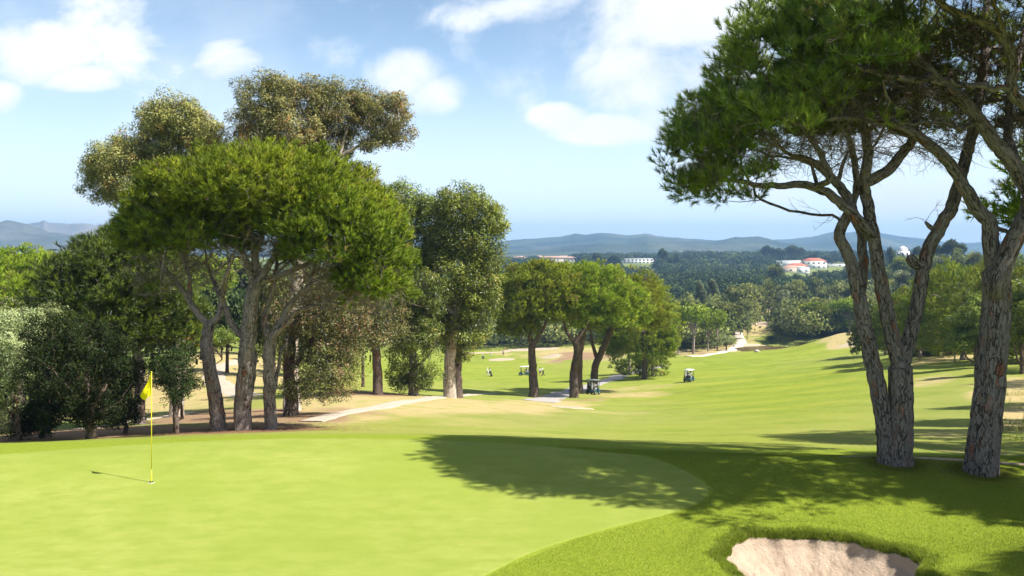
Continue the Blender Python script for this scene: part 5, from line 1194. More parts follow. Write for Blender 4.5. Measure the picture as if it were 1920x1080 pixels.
# ---------- houses ----------
FOOT = []
def houses():
    white = plain('white render', (.74, .73, .70), .8, .2, var=.06, scale=.6, bmp=False); cream = plain('cream render', (.60, .50, .40), .8, .2, var=.06, scale=.6, bmp=False); red = plain('red roof tiles', (.50, .16, .09), .8, .2, scale=2., var=.25, bmp=False); pink = plain('faded roof tiles', (.50, .30, .22), .8, .2, scale=2., var=.2, bmp=False)
    glass = plain('dark window glass', (.04, .05, .07), .15, .5, bmp=False); grey = plain('grey flat roof', (.42, .41, .40), .8, .2, bmp=False)
    def house(px, Y, blocks, label, name='house', group=None, base=None, cat='house', top=None):
        """blocks: (dx, dy, w, d, h, roof, rows, cols) in metres, dx across the view"""
        b = G(px, Y)
        if top is not None: b = hit(px, top, 400, 2000)
        sc_ = b[1]/Y*1.12; blocks = [(dx*sc_, dy*sc_, w*sc_, d*sc_, h*min(sc_, 1.25), rf, r_, c_) for dx, dy, w, d, h, rf, r_, c_ in blocks]
        for dx, dy, w, d, h, rf, r_, c_ in blocks: FOOT.append((b[0]+dx, b[1]+dy, w, b[2]))
        root = empty(name, b, rz=-math.atan2(b[0], b[1]), label=label, cat=cat, group=group)
        for (dx, dy, w, d, h, roof, rows, cols) in blocks:
            m = MB(); m.box((dx, dy, h/2-2), (w, d, h+4)); m.build('wall', white if roof != 'pink' else cream, root)
            if roof == 'flat':
                r = MB(); r.box((dx, dy, h+.15), (w+.4, d+.4, .3)); r.box((dx, dy, h+.42), (w*.96, d*.96, .24)); r.build('roof', white, root)
            elif roof == 'grey':
                r = MB(); r.box((dx, dy, h+.2), (w+1, d+1, .4)); r.box((dx+w*.2, dy, h+.9), (w*.2, d*.4, 1.)); r.build('roof', grey, root)
            else:
                r = MB(); e = .7; X, Y_ = w/2+e, d/2+e; rh = min(w, d)*.2; a = max(0, X-Y_)
                V = [(-X, -Y_, 0), (X, -Y_, 0), (X, Y_, 0), (-X, Y_, 0), (-a, 0, rh), (a, 0, rh), (-X, -Y_, -.2), (X, -Y_, -.2), (X, Y_, -.2), (-X, Y_, -.2)]
                r.add(np.array(V)+[dx, dy, h+.2], [(0, 1, 5, 4), (2, 3, 4, 5), (6, 7, 1, 0), (7, 8, 2, 1), (8, 9, 3, 2), (9, 6, 0, 3), (9, 8, 7, 6)], [(1, 2, 5), (3, 0, 4)])
                rf = r.build('roof', red if roof == 'red' else pink, root)
                c = MB(); c.box((dx+w*.2, dy, h+rh*.9), (.8, .8, 1.6)); c.box((dx+w*.2, dy, h+rh*.9+.85), (1., 1., .14)); c.build('chimney', white, rf)
            for i in range(rows):
                for j in range(cols):
                    x = dx-w/2+(j+.5)*w/cols; z = h*(i+.5)/rows; ww = min(w/cols*.5, 2.2)
                    f = MB(); f.box((x, dy-d/2-.05, z), (ww+.3, .1, min(1.5, h/rows*.55)+.3)); fo = f.build('window', white, root)
                    g = MB(); g.box((x, dy-d/2-.12, z), (ww, .06, min(1.5, h/rows*.55))); g.build('pane', glass, fo)
        return root
    V = 'villas half hidden in the wooded hill'
    house(1513, 600, [(4, 0, 15, 9, 7.5, 'red', 2, 5), (-8, 6, 22, 9, 7.5, 'flat', 1, 4)], 'biggest villa with a red hipped roof and white annex on the wooded hill', 'villa', cat='villa', top=504, group=V)
    house(1497, 585, [(-1, 0, 13, 8, 4.5, 'red', 1, 4)], 'lower red roofed wing in front of the biggest villa', 'villa', cat='villa', top=508, group=V)
    house(1526, 592, [(2, 0, 12, 8, 4.5, 'red', 1, 3), (15, 2, 20, 8, 2.5, 'flat', 1, 3)], 'red roofed house right of the biggest villa with a flat white terrace', 'villa', cat='villa', top=500, group=V)
    house(1506, 570, [(0, 0, 7, 7, 5, 'flat', 1, 2)], 'small white box house below the red roofs', 'house', top=513, group=V)
    house(1483, 590, [(0, 0, 12, 8, 3.5, 'pink', 1, 3)], 'low pinkish house left below the biggest villa', 'house', top=510, group=V)
    house(1197, 830, [(0, 0, 32, 12, 5.4, 'flat', 2, 10)], 'long white flat roofed building with two bands of windows on the wooded hill', 'hotel', cat='building', top=494)
    house(1187, 950, [(0, 0, 22, 10, 6, 'pink', 1, 6), (-10, 3, 16, 8, 3, 'flat', 1, 3)], 'pale house with a faded red roof above the long white building', 'house', top=477, group=V)
    house(1222, 960, [(0, 0, 16, 10, 5.5, 'pink', 1, 4)], 'pale house with a faded roof right above the long white building', 'house', top=475, group=V)
    L = 'row of pale houses at the foot of the mountains'
    for px, Y, w, t, lab in ((975, 1250, 18, 490, 'leftmost small pale house of the row under the mountains'), (1010, 1250, 14, 488, 'small pale house second in the row under the mountains'), (1040, 1200, 34, 491, 'widest pinkish house of the row under the mountains'), (1058, 1220, 16, 490, 'pinkish house right of the widest one under the mountains'), (1070, 1240, 18, 492, 'rightmost pale house of the row beside the dark wood')):
        house(px, Y, [(0, 0, w, 10, 5.5, 'pink', 1, 4)], lab, top=t, group=L)
    house(1335, 1350, [(0, 0, 26, 10, 5, 'flat', 1, 6)], 'low white building on the skyline of the wooded hill', top=473, group=V); house(1352, 1360, [(0, 0, 14, 10, 5, 'flat', 1, 3)], 'small white building beside the low one on the skyline', top=472, group=V)
    house(1302, 1350, [(0, 0, 10, 10, 4.5, 'grey', 1, 3)], 'tiny pale block left on the skyline of the wooded hill', top=472, group=V)
    # white dome on the right hill
    b = np.array([(1693-960)/F*520, 520, -(478-HZ)/F*520]); root = empty('domed_building', b, rz=-.43, label='white domed building on the right hill between the near stems', cat='building')
    m = MB(); m.box((0, 0, -.2), (7.4, 7, 5.)); m.box((0, -3.6, .4), (3., .5, 3.)); m.build('wall', white, root)
    m = MB(); m.lathe([(2.9, 2.2), (2.9, 2.6), (2.75, 2.9), (2.5, 3.7), (1.9, 4.5), (1.1, 5.0), (.3, 5.2), (.01, 5.22)], sides=24); m.lathe([(.12, 5.1), (.12, 5.9), (.01, 6.0)], sides=8); m.build('dome', white, root, smooth=True)
    for x in (-2.4, 0, 2.4):
        f = MB(); f.box((x, -3.9 if x == 0 else -3.55, .6), (1., .1, 1.5)); f.build('window', glass, root)
    house(1672, 515, [(0, 0, 16, 7, 2.6, 'flat', 1, 4)], 'low white wing left of the domed building', 'house', top=480)
    # pale shed line under the left hill
    house(85, 700, [(0, 0, 66, 12, 2.6, 'flat', 1, 9)], 'long low white shed beyond the left grove under the dry hill', 'shed', cat='shed', top=471.5)
    house(215, 900, [(0, 0, 12, 9, 5, 'flat', 1, 3)], 'small white house at the foot of the dry hill', 'house', top=472)
    house(170, 950, [(0, 0, 14, 9, 4, 'grey', 1, 3)], 'pale low house left of the small white one under the dry hill', 'house', top=471)
    for px, Y, top, hw, lab in ((25, 720, 461, 26, 'dark flat tree row piece at the far left under the dry hill'), (52, 740, 464, 14, 'dark tree right end of the far left row under the dry hill'), (62, 760, 464, 5, 'tiny round dark tree alone beyond the left grove'), (95, 740, 465, 14, 'dark low tree above the middle of the long shed')):
        place('drk1', px, Y, top, hw, lab, 'tree', 'tree', base=np.array([(px-960)/F*Y, Y, -(473-HZ)/F*Y]))

# ---------- flag ----------
def flagstick():
    yel = plain('yellow painted fibreglass', (.80, .66, .02), .4, .4); wh = plain('white cup liner', (.62, .62, .58), .6, .3)
    b = hit(284, 905, 12, 20); root = empty('flagstick', b, label='yellow flagstick with drooping yellow flag in the hole of the putting green', cat='flagstick')
    m = MB(); m.tube([(0, 0, -.15), (0, 0, .25)], .0085, 12); m.tube([(0, 0, .25), (0, 0, 2.13)], .0078, 12); m.tube([(0, 0, 2.13), (0, 0, 2.155)], .011, 12); m.build('pole', yel, root, smooth=True)
    m = MB(); m.lathe([(.052, -.10), (.052, .010), (.056, .012), (.057, .002)], sides=32); m.build('cup_rim', wh, root, smooth=True)
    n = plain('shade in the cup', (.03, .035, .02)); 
    m = MB(); m.lathe([(.001, .0175), (.045, .0175)], sides=24); m.build('cup_shade_disc', n, root)  # flat dark disc painted in for the shade inside the cup
    # cloth: hangs from the pole and folds down to the left
    nu, nv = 28, 24; u = np.linspace(0, 1, nu)[:, None]; v = np.linspace(0, 1, nv)[None]
    x = -.008*(1-u)+u*(-.225+.065*v)+.008*np.sin(v*9+u*5)*u; z = (2.13-.43*v)*(1-u)+u*(1.67-.085*v)-.02*np.sin(u*PI)*(1-v)
    y = .035*np.sin(u*7+v*2.2)*u+.03*np.sin(v*5+u*3)*u
    V = np.stack([x+0*v, y, z], -1)
    i = np.arange(nu-1)[:, None]*nv; j = np.arange(nv-1); Q = np.stack([i+j, i+j+1, i+nv+j+1, i+nv+j], -1).reshape(-1, 4)
    mt, nt, ns, ls = newmat('yellow flag cloth'); d = ns.new('ShaderNodeBsdfDiffuse'); d.inputs[0].default_value = (.82, .74, .02, 1); t = ns.new('ShaderNodeBsdfTranslucent'); t.inputs[0].default_value = (.9, .8, .03, 1); mx = ns.new('ShaderNodeMixShader'); mx.inputs[0].default_value = .4
    ls.new(d.outputs[0], mx.inputs[1]); ls.new(t.outputs[0], mx.inputs[2]); o = ns.new('ShaderNodeOutputMaterial'); ls.new(mx.outputs[0], o.inputs[0])
    V2 = np.concatenate([V.reshape(-1, 3), V.reshape(-1, 3)+[0, .002, 0]]); Q2 = np.concatenate([Q, Q[:, ::-1]+nu*nv])
    fl = mesh('flag', V2, [Q2], mt, root, smooth=True)
    ink = plain('dark printed mark', (.05, .06, .03)); m = MB()
    for (uu, vv, w_, h_) in ((8, 14, 3, 3), (11, 16, 2, 3), (7, 9, 2, 2)):
        for a in range(w_):
            for c in range(h_):
                p = [V[uu+a, vv+c], V[uu+a+1, vv+c], V[uu+a+1, vv+c+1], V[uu+a, vv+c+1]]
                if (a+c) % 3 != 2: m.add(np.array(p)+[0, -.003, 0], [(0, 1, 2, 3)])
    m.build('emblem', ink, fl)

def markers():
    wh = plain('pale marker wood', (.55, .45, .30)); rd = plain('red marker top', (.45, .10, .06))
    b = G(1790, 108); r = empty('marker_post', b, label='small pale marker post with a red top at the shaded end of the fairway', cat='post')
    m = MB(); m.box((0, 0, .5), (.14, .14, 1.1), bev=.02); m.build('post', wh, r); m = MB(); m.box((0, 0, 1.13), (.17, .17, .18), bev=.03); m.build('cap', rd, r)
    for px, py, lab in ((1372, 620, 'dark thin post beside the white path beyond the pond'), (946, 660, 'flagstick on the far green of the left fairway')):
        b = hit(px, py+6, 150, 400); r = empty('flagstick' if 'flag' in lab else 'marker_post', b, label=lab, cat='flagstick' if 'flag' in lab else 'post')
        m = MB(); m.tube([(0, 0, -.1), (0, 0, 2.2)], .03, 8); m.lathe([(.05, 0), (.05, .1), (.03, .12)], sides=10); m.build('pole', wh, r)
        if 'flag' in lab: m = MB(); m.box((.2, 0, 1.95), (.4, .02, .35), taper=.9); m.build('flag', rd, r)

# ---------- people, carts, trolleys ----------
def person(loc, rz, label, top, legs, skin=(.45, .28, .2), hair=(.03, .02, .015), pose='stand', parent_scale=1.0, cap=None, name='person', group=None, shorts=False):
    """one continuous skinned body, clothing as shells; faces +y before rotation"""
    root = empty(name, loc, rz=rz, label=label, cat='person', group=group)
    if pose == 'sit':
        J = dict(pel=(0, 0, .0), sp=(0, -.02, .22), ch=(0, 0, .42), nk=(0, .02, .56), hd=(0, .04, .66), ht=(0, .03, .80), hl=(-.1, .03, -.02), kl=(-.12, .44, .04), al=(-.12, .50, -.38), tl=(-.12, .66, -.42), hr=(.1, .03, -.02), kr=(.12, .44, .04), ar=(.12, .50, -.38), tr=(.12, .66, -.42), sl=(-.19, 0, .46), el=(-.25, .16, .24), wl=(-.17, .38, .28), gl=(-.14, .46, .30), sr=(.19, 0, .46), er=(.25, .16, .24), wr=(.17, .38, .28), gr=(.14, .46, .30))
    elif pose == 'walk':
        J = dict(pel=(0, 0, .94), sp=(0, .02, 1.14), ch=(0, .04, 1.34), nk=(0, .06, 1.47), hd=(0, .09, 1.57), ht=(0, .08, 1.70), hl=(-.09, 0, .90), kl=(-.10, .22, .52), al=(-.10, .22, .10), tl=(-.10, .40, .04), hr=(.09, 0, .90), kr=(.10, -.06, .50), ar=(.10, -.36, .14), tr=(.10, -.24, .03), sl=(-.19, .03, 1.39), el=(-.25, -.14, 1.14), wl=(-.24, -.10, .88), gl=(-.23, -.06, .80), sr=(.19, .03, 1.39), er=(.27, .06, 1.12), wr=(.24, .30, .98), gr=(.23, .38, .94))
    else:
        J = dict(pel=(0, 0, .94), sp=(0, 0, 1.14), ch=(0, 0, 1.34), nk=(0, .02, 1.47), hd=(0, .05, 1.57), ht=(0, .04, 1.70), hl=(-.09, 0, .90), kl=(-.12, .04, .50), al=(-.14, 0, .09), tl=(-.15, .16, .03), hr=(.09, 0, .90), kr=(.12, .02, .50), ar=(.14, -.02, .09), tr=(.15, .14, .03), sl=(-.19, 0, 1.39), el=(-.24, .04, 1.12), wl=(-.12, .24, .98), gl=(-.05, .30, .94), sr=(.19, 0, 1.39), er=(.24, .04, 1.12), wr=(.12, .24, .98), gr=(.05, .30, .94))
    names = list(J); E = [('pel', 'sp'), ('sp', 'ch'), ('ch', 'nk'), ('nk', 'hd'), ('hd', 'ht')]
    for s in 'lr': E += [('pel', 'h'+s), ('h'+s, 'k'+s), ('k'+s, 'a'+s), ('a'+s, 't'+s), ('ch', 's'+s), ('s'+s, 'e'+s), ('e'+s, 'w'+s), ('w'+s, 'g'+s)]
    rad = dict(pel=(.15, .11), sp=(.135, .10), ch=(.16, .11), nk=(.055, .055), hd=(.085, .10), ht=(.075, .09), h=(.09, .09), k=(.062, .062), a=(.042, .042), t=(.04, .03), s=(.06, .06), e=(.042, .042), w=(.030, .030), g=(.032, .022))
    def skinned(nm, keep, grow, mat, par):
        use = [n for n in names if n in keep]; idx = {n: i for i, n in enumerate(use)}
        me = bpy.data.meshes.new(nm); me.from_pydata([J[n] for n in use], [(idx[a], idx[b]) for a, b in E if a in idx and b in idx], []); o = bpy.data.objects.new(nm, me); col.objects.link(o)
        sm = o.modifiers.new('skin', 'SKIN'); o.modifiers.new('sub', 'SUBSURF').levels = 2
        for n in use:
            r_ = rad.get(n) or rad[n[0]]; v = me.skin_vertices[0].data[idx[n]]; v.radius = (r_[0]*grow, r_[1]*grow); v.use_root = (n == use[0])
        dg = bpy.context.evaluated_depsgraph_get(); m2 = bpy.data.meshes.new_from_object(o.evaluated_get(dg)); bpy.data.objects.remove(o)
        m2.materials.clear(); m2.materials.append(mat)
        m2.polygons.foreach_set('use_smooth', np.ones(len(m2.polygons), dtype=bool))
        o = bpy.data.objects.new(nm, m2); col.objects.link(o); o.parent = par; KIDS.setdefault(par.name, []).append(o); return o
    sk = plain('skin %.2f' % skin[0], skin, .6, .3, var=.04)
    skinned('body', set(names), 1., sk, root)
    skinned('shirt', {'pel', 'sp', 'ch', 'sl', 'sr', 'el', 'er'}, 1.16, plain('cloth %.2f %.2f %.2f' % top, top, .85, .1), root)
    lg = {'pel', 'hl', 'hr', 'kl', 'kr'} | (set() if shorts else {'al', 'ar'})
    skinned('trousers', lg, 1.2, plain('cloth %.2f %.2f %.2f' % legs, legs, .85, .1), root)
    hd = np.array(J['hd']); h = MB(); c = hd+[0, -.01, .06]
    if cap: h.lathe([(.001, .115), (.05, .105), (.085, .07), (.098, .02), (.10, 0)], c=c, sides=16); h.box(c+[0, .12, .008], (.13, .12, .014), bev=.005); h.build('cap', plain('cap %.2f' % cap[0], cap, .8, .1), root, smooth=True)
    else: h.lathe([(.001, .125), (.05, .115), (.088, .075), (.098, .02), (.092, -.05), (.07, -.08)], c=c+[0, -.02, 0], sides=16); h.build('hair', plain('hair', hair, .8, .1), root, smooth=True)
    # face
    f = MB(); f.box(hd+[0, .108, .0], (.022, .03, .04), taper=.5); f.build('nose', sk, root)
    e = MB()
    for s in (-1, 1): e.lathe([(.001, .012), (.010, .006), (.012, 0)], c=hd+[s*.032, .088, .03], sides=8, axis='y')
    e.build('eyes', plain('eyes', (.03, .03, .03)), root)
    f = MB(); f.box(hd+[0, .098, -.038], (.045, .01, .01)); f.build('mouth', plain('lips', (.35, .14, .12)), root)
    return root

def golf_bag(loc, rz, label, c=(.03, .03, .04), group=None, parent=None, tilt=.25):
    root = empty('golf_bag', loc, rz=rz, label=label, cat='golf bag', group=group) if parent is None else parent
    dk = plain('bag %.2f' % c[0], c, .6, .3); st = plain('steel', (.6, .6, .62), .3, .5, .9)
    m = MB(); m.lathe([(.01, 0), (.13, 0), (.135, .05), (.12, .45), (.14, .80), (.145, .86), (.12, .87)], sides=18); m.box((0, .13, .3), (.18, .08, .34), bev=.03); m.box((.13, 0, .42), (.07, .16, .4), bev=.03)
    b = m.build('bag', dk, root, smooth=True); b.rotation_euler = (-tilt, 0, 0)
    for k in range(6):
        a = k*1.05; q = MB(); x, y = .06*math.cos(a), .06*math.sin(a); q.tube([(x, y, .7), (x*1.5, y*1.5, 1.08+.03*k)], .007, 6); q.box((x*1.5+.03, y*1.5, 1.10+.03*k), (.10, .035, .055), bev=.012); o = q.build('club', st, b)
    return root

def trolley(loc, rz, label, c=(.03, .03, .05)):
    root = empty('golf_trolley', loc, rz=rz, label=label, cat='golf trolley')
    fr = plain('black frame', (.03, .03, .03), .4, .4); rb = plain('rubber', (.02, .02, .02), .8, .2)
    m = MB(); m.tube([(0, .35, .12), (0, 0, .30), (0, -.45, .95), (0, -.62, 1.0)], .018, 8); m.tube([(-.28, 0, .14), (0, 0, .30), (.28, 0, .14)], .014, 8); m.tube([(-.10, -.62, 1.0), (.10, -.62, 1.0)], .02, 8); m.build('frame', fr, root)
    for x, y, r_ in ((-.30, 0, .14), (.30, 0, .14), (0, .38, .12)):
        w = MB(); w.lathe([(r_*.5, -.02), (r_*.85, -.025), (r_, -.012), (r_, .012), (r_*.85, .025), (r_*.5, .02)], c=(x, y, r_), sides=20, axis='x'); o = w.build('wheel', rb, root)
        w = MB(); w.lathe([(.001, -.015), (r_*.55, -.018), (r_*.55, .018), (.001, .015)], c=(x, y, r_), sides=12, axis='x'); w.build('rim', fr, o)
    bag = plain('bag %.2f' % c[0], c, .6, .3)
    return root

def golf_cart():
    """faces +y, 2.4 m long, 1.2 m wide, 1.85 m high"""
    root = empty('golf_cart', (0, 0, 0)); body = plain('teal green cart body', (.03, .09, .11), .25, .5); dk = plain('black plastic', (.02, .02, .022), .5, .3); pale = plain('pale roof plastic', (.78, .78, .76), .4, .4)
    seat = plain('cream vinyl seat', (.55, .52, .46), .5, .3); steel = plain('steel', (.6, .6, .62), .3, .5, .9)
    m = MB()
    m.box((0, -.05, .30), (1.10, 2.0, .12), bev=.03)                       # floor pan
    m.box((0, -.62, .52), (1.16, .92, .42), bev=.09)                       # rear body
    m.box((0, .95, .52), (1.08, .46, .46), bev=.14, taper=.86); m.box((0, .70, .72), (1.10, .16, .30), bev=.05)    # nose and cowl
    for s in (-1, 1):
        m.box((s*.50, .85, .44), (.18, .62, .16), bev=.06); m.box((s*.52, -.80, .50), (.14, .62, .20), bev=.06)
    m.build('body', body, root)
    m = MB(); m.box((0, -1.14, .34), (1.1, .12, .14), bev=.03); m.box((0, 1.2, .34), (.9, .1, .12), bev=.03); m.build('bumper', dk, root)
    m = MB(); m.box((0, -.42, .80), (1.08, .52, .14), bev=.05); m.build('seat', seat, root); m = MB(); m.box((0, -.68, 1.04), (1.06, .10, .34), bev=.04, rx=.12); m.build('backrest', seat, root)
    m = MB(); m.box((0, -.05, 1.86), (1.24, 1.80, .07), bev=.03); m.box((0, -.05, 1.905), (1.08, 1.6, .05), bev=.02, taper=.92); m.build('roof', pale, root)
    for s in (-1, 1):
        m = MB(); m.tube([(s*.50, .72, .80), (s*.52, .78, 1.83)], .022, 8); m.build('roof_post', dk, root); m = MB(); m.tube([(s*.54, -.86, .66), (s*.54, -.80, 1.83)], .022, 8); m.build('roof_post', dk, root)
    g = bpy.data.materials.get('clear windscreen')
    if g is None:
        g, nt, ns, ls = newmat('clear windscreen'); p = ns.new('ShaderNodeBsdfGlossy'); p.inputs['Roughness'].default_value = .05; t = ns.new('ShaderNodeBsdfTransparent'); t.inputs[0].default_value = (.85, .9, .9, 1); mx = ns.new('ShaderNodeMixShader'); mx.inputs[0].default_value = .12; ls.new(t.outputs[0], mx.inputs[1]); ls.new(p.outputs[0], mx.inputs[2]); o = ns.new('ShaderNodeOutputMaterial'); ls.new(mx.outputs[0], o.inputs[0])
    m = MB(); m.box((0, .755, 1.34), (1.0, .012, .92), rx=-.06); m.build('windscreen', g, root)
    m = MB(); m.tube([(-.25, .66, .80), (-.25, .42, 1.02)], .02, 8); w = m.build('steering_column', dk, root)
    m = MB(); a = np.linspace(0, 2*PI, 21); m.tube(np.stack([-.25+.17*np.cos(a), .40+.09*np.sin(a), 1.04+.14*np.sin(a)], 1), .014, 6, cap=False); m.build('steering_wheel', dk, w)
    for s in (-1, 1):
        for y in (.82, -.72):
            m = MB(); m.lathe([(.13, -.085), (.20, -.09), (.225, -.06), (.225, .06), (.20, .09), (.13, .085)], c=(s*.50, y, .225), sides=24, axis='x'); t = m.build('wheel', dk, root, smooth=True)
            m = MB(); m.lathe([(.001, -.095), (.05, -.10), (.13, -.08), (.13, .08), (.05, .10), (.001, .095)], c=(s*.50, y, .225), sides=16, axis='x'); m.build('rim', steel, t)
        m = MB(); m.lathe([(.001, .03), (.05, .02), (.06, 0)], c=(s*.36, 1.17, .56), sides=12, axis='y'); m.build('headlight', pale, root); m = MB(); m.box((s*.45, -1.09, .60), (.12, .03, .08), bev=.01); m.build('tail_light', plain('red lens', (.5, .02, .02)), root)
    m = MB(); m.box((0, -.98, .80), (.9, .30, .05), bev=.02); m.box((0, -1.10, .95), (.9, .03, .28), bev=.01); m.build('bag_rack', dk, root)
    return root

def objects():
    flagstick(); markers()
    cart = golf_cart()
    carts = []
    def put(c, px, Y, rz, label):
        b = G(px, Y); c.location = tuple(b); c.rotation_euler = (slope(b, rz), 0, rz); tag(c, label, 'golf cart', 'golf carts on the course'); carts.append((c, b, rz)); return b
    def slope(b, rz):
        f = np.array([-math.sin(rz), math.cos(rz)]); h1 = float(H(b[0]+f[0], b[1]+f[1])); h0 = float(H(b[0]-f[0], b[1]-f[1])); return math.atan2(h1-h0, 2)
    c2 = copy_tree(cart); c3 = copy_tree(cart)
    b1 = put(cart, 1112, 108.5, -.45, 'dark green golf cart parked under the clump of pines by the cart path'); b2 = put(c2, 1292, 131, -.5, 'golf cart driving alone on the open fairway'); b3 = put(c3, 984, 176, 1.3, 'dark golf cart in the shade on the left fairway left of the bare trunk')
    def rider(c, dx, label, top, **k):
        i = [x for x in carts if x[0] == c][0]; rz = i[2]; b = i[1]; o = np.array([dx*math.cos(rz)+.35*math.sin(rz), dx*math.sin(rz)-.35*math.cos(rz), .93]); person(b+o, rz, label, top, (.05, .05, .07), pose='sit', **k)
    def bag(c, dx, label, col_):
        i = [x for x in carts if x[0] == c][0]; rz = i[2]; b = i[1]; o = np.array([dx*math.cos(rz)+.98*math.sin(rz), dx*math.sin(rz)-.98*math.cos(rz), .84]); golf_bag(b+o, rz+PI, label, col_, tilt=.1)
    rider(c2, -.27, 'driver of the cart on the open fairway, seated at the left in a dark shirt', (.06, .06, .08)); rider(c2, .27, 'passenger of the cart on the open fairway, seated at the right in a white shirt', (.6, .6, .58), cap=(.1, .1, .12))
    bag(c2, -.22, 'white golf bag strapped behind the cart on the open fairway', (.55, .55, .55)); bag(cart, -.22, 'black golf bag on the left back of the parked cart', (.03, .03, .04)); bag(cart, .22, 'grey golf bag on the right back of the parked cart', (.35, .36, .4))
    rider(cart, .27, 'person in white seated in the cart parked by the pines', (.6, .62, .66)); rider(c3, 0., 'driver in dark clothes in the shaded cart on the left fairway', (.05, .06, .09)); bag(c3, .2, 'dark golf bag on the back of the shaded cart', (.04, .04, .06))
    g = G(914.5, 172); person(g, 1.2, 'golfer all in white walking on the left fairway', (.75, .75, .72), (.72, .70, .66), pose='walk', cap=(.75, .75, .74))
    g = G(918.8, 172.5); person(g, 1.2, 'golfer in a grey blue shirt just right of the one in white', (.25, .28, .38), (.06, .06, .08), pose='walk')
    g = G(921.5, 172); trolley(g, 1.2, 'golf trolley pushed beside the two golfers on the left fairway'); golf_bag(g+[0, 0, .25], 1.2, 'black golf bag riding on the trolley beside the two golfers')
    g = G(1012.8, 172); person(g, .3, 'golfer in a pale blue shirt and dark shorts right of the bare trunk', (.45, .55, .72), (.12, .04, .05), pose='walk', shorts=True)
    g = G(1018.5, 172); trolley(g, .3, 'golf trolley standing right of the golfer in shorts'); golf_bag(g+[0, 0, .25], .3, 'black golf bag on the trolley right of the golfer in shorts')
    g = hit(921.5, 669, 180, 330); person(g, .4, 'golfer in a white shirt standing on the far green', (.7, .7, .7), (.5, .5, .5), name='person')
    g = hit(943.5, 667, 180, 330); person(g, 2.4, 'golfer in dark trousers near the far flagstick', (.6, .55, .5), (.08, .07, .07))
    g = hit(904.5, 673, 180, 330); golf_bag(g, 0., 'dark golf bag standing left of the far bunker', (.03, .03, .03)); g = hit(907.5, 673, 180, 330); golf_bag(g, 1., 'second dark golf bag close to the far bunker', (.04, .03, .03))

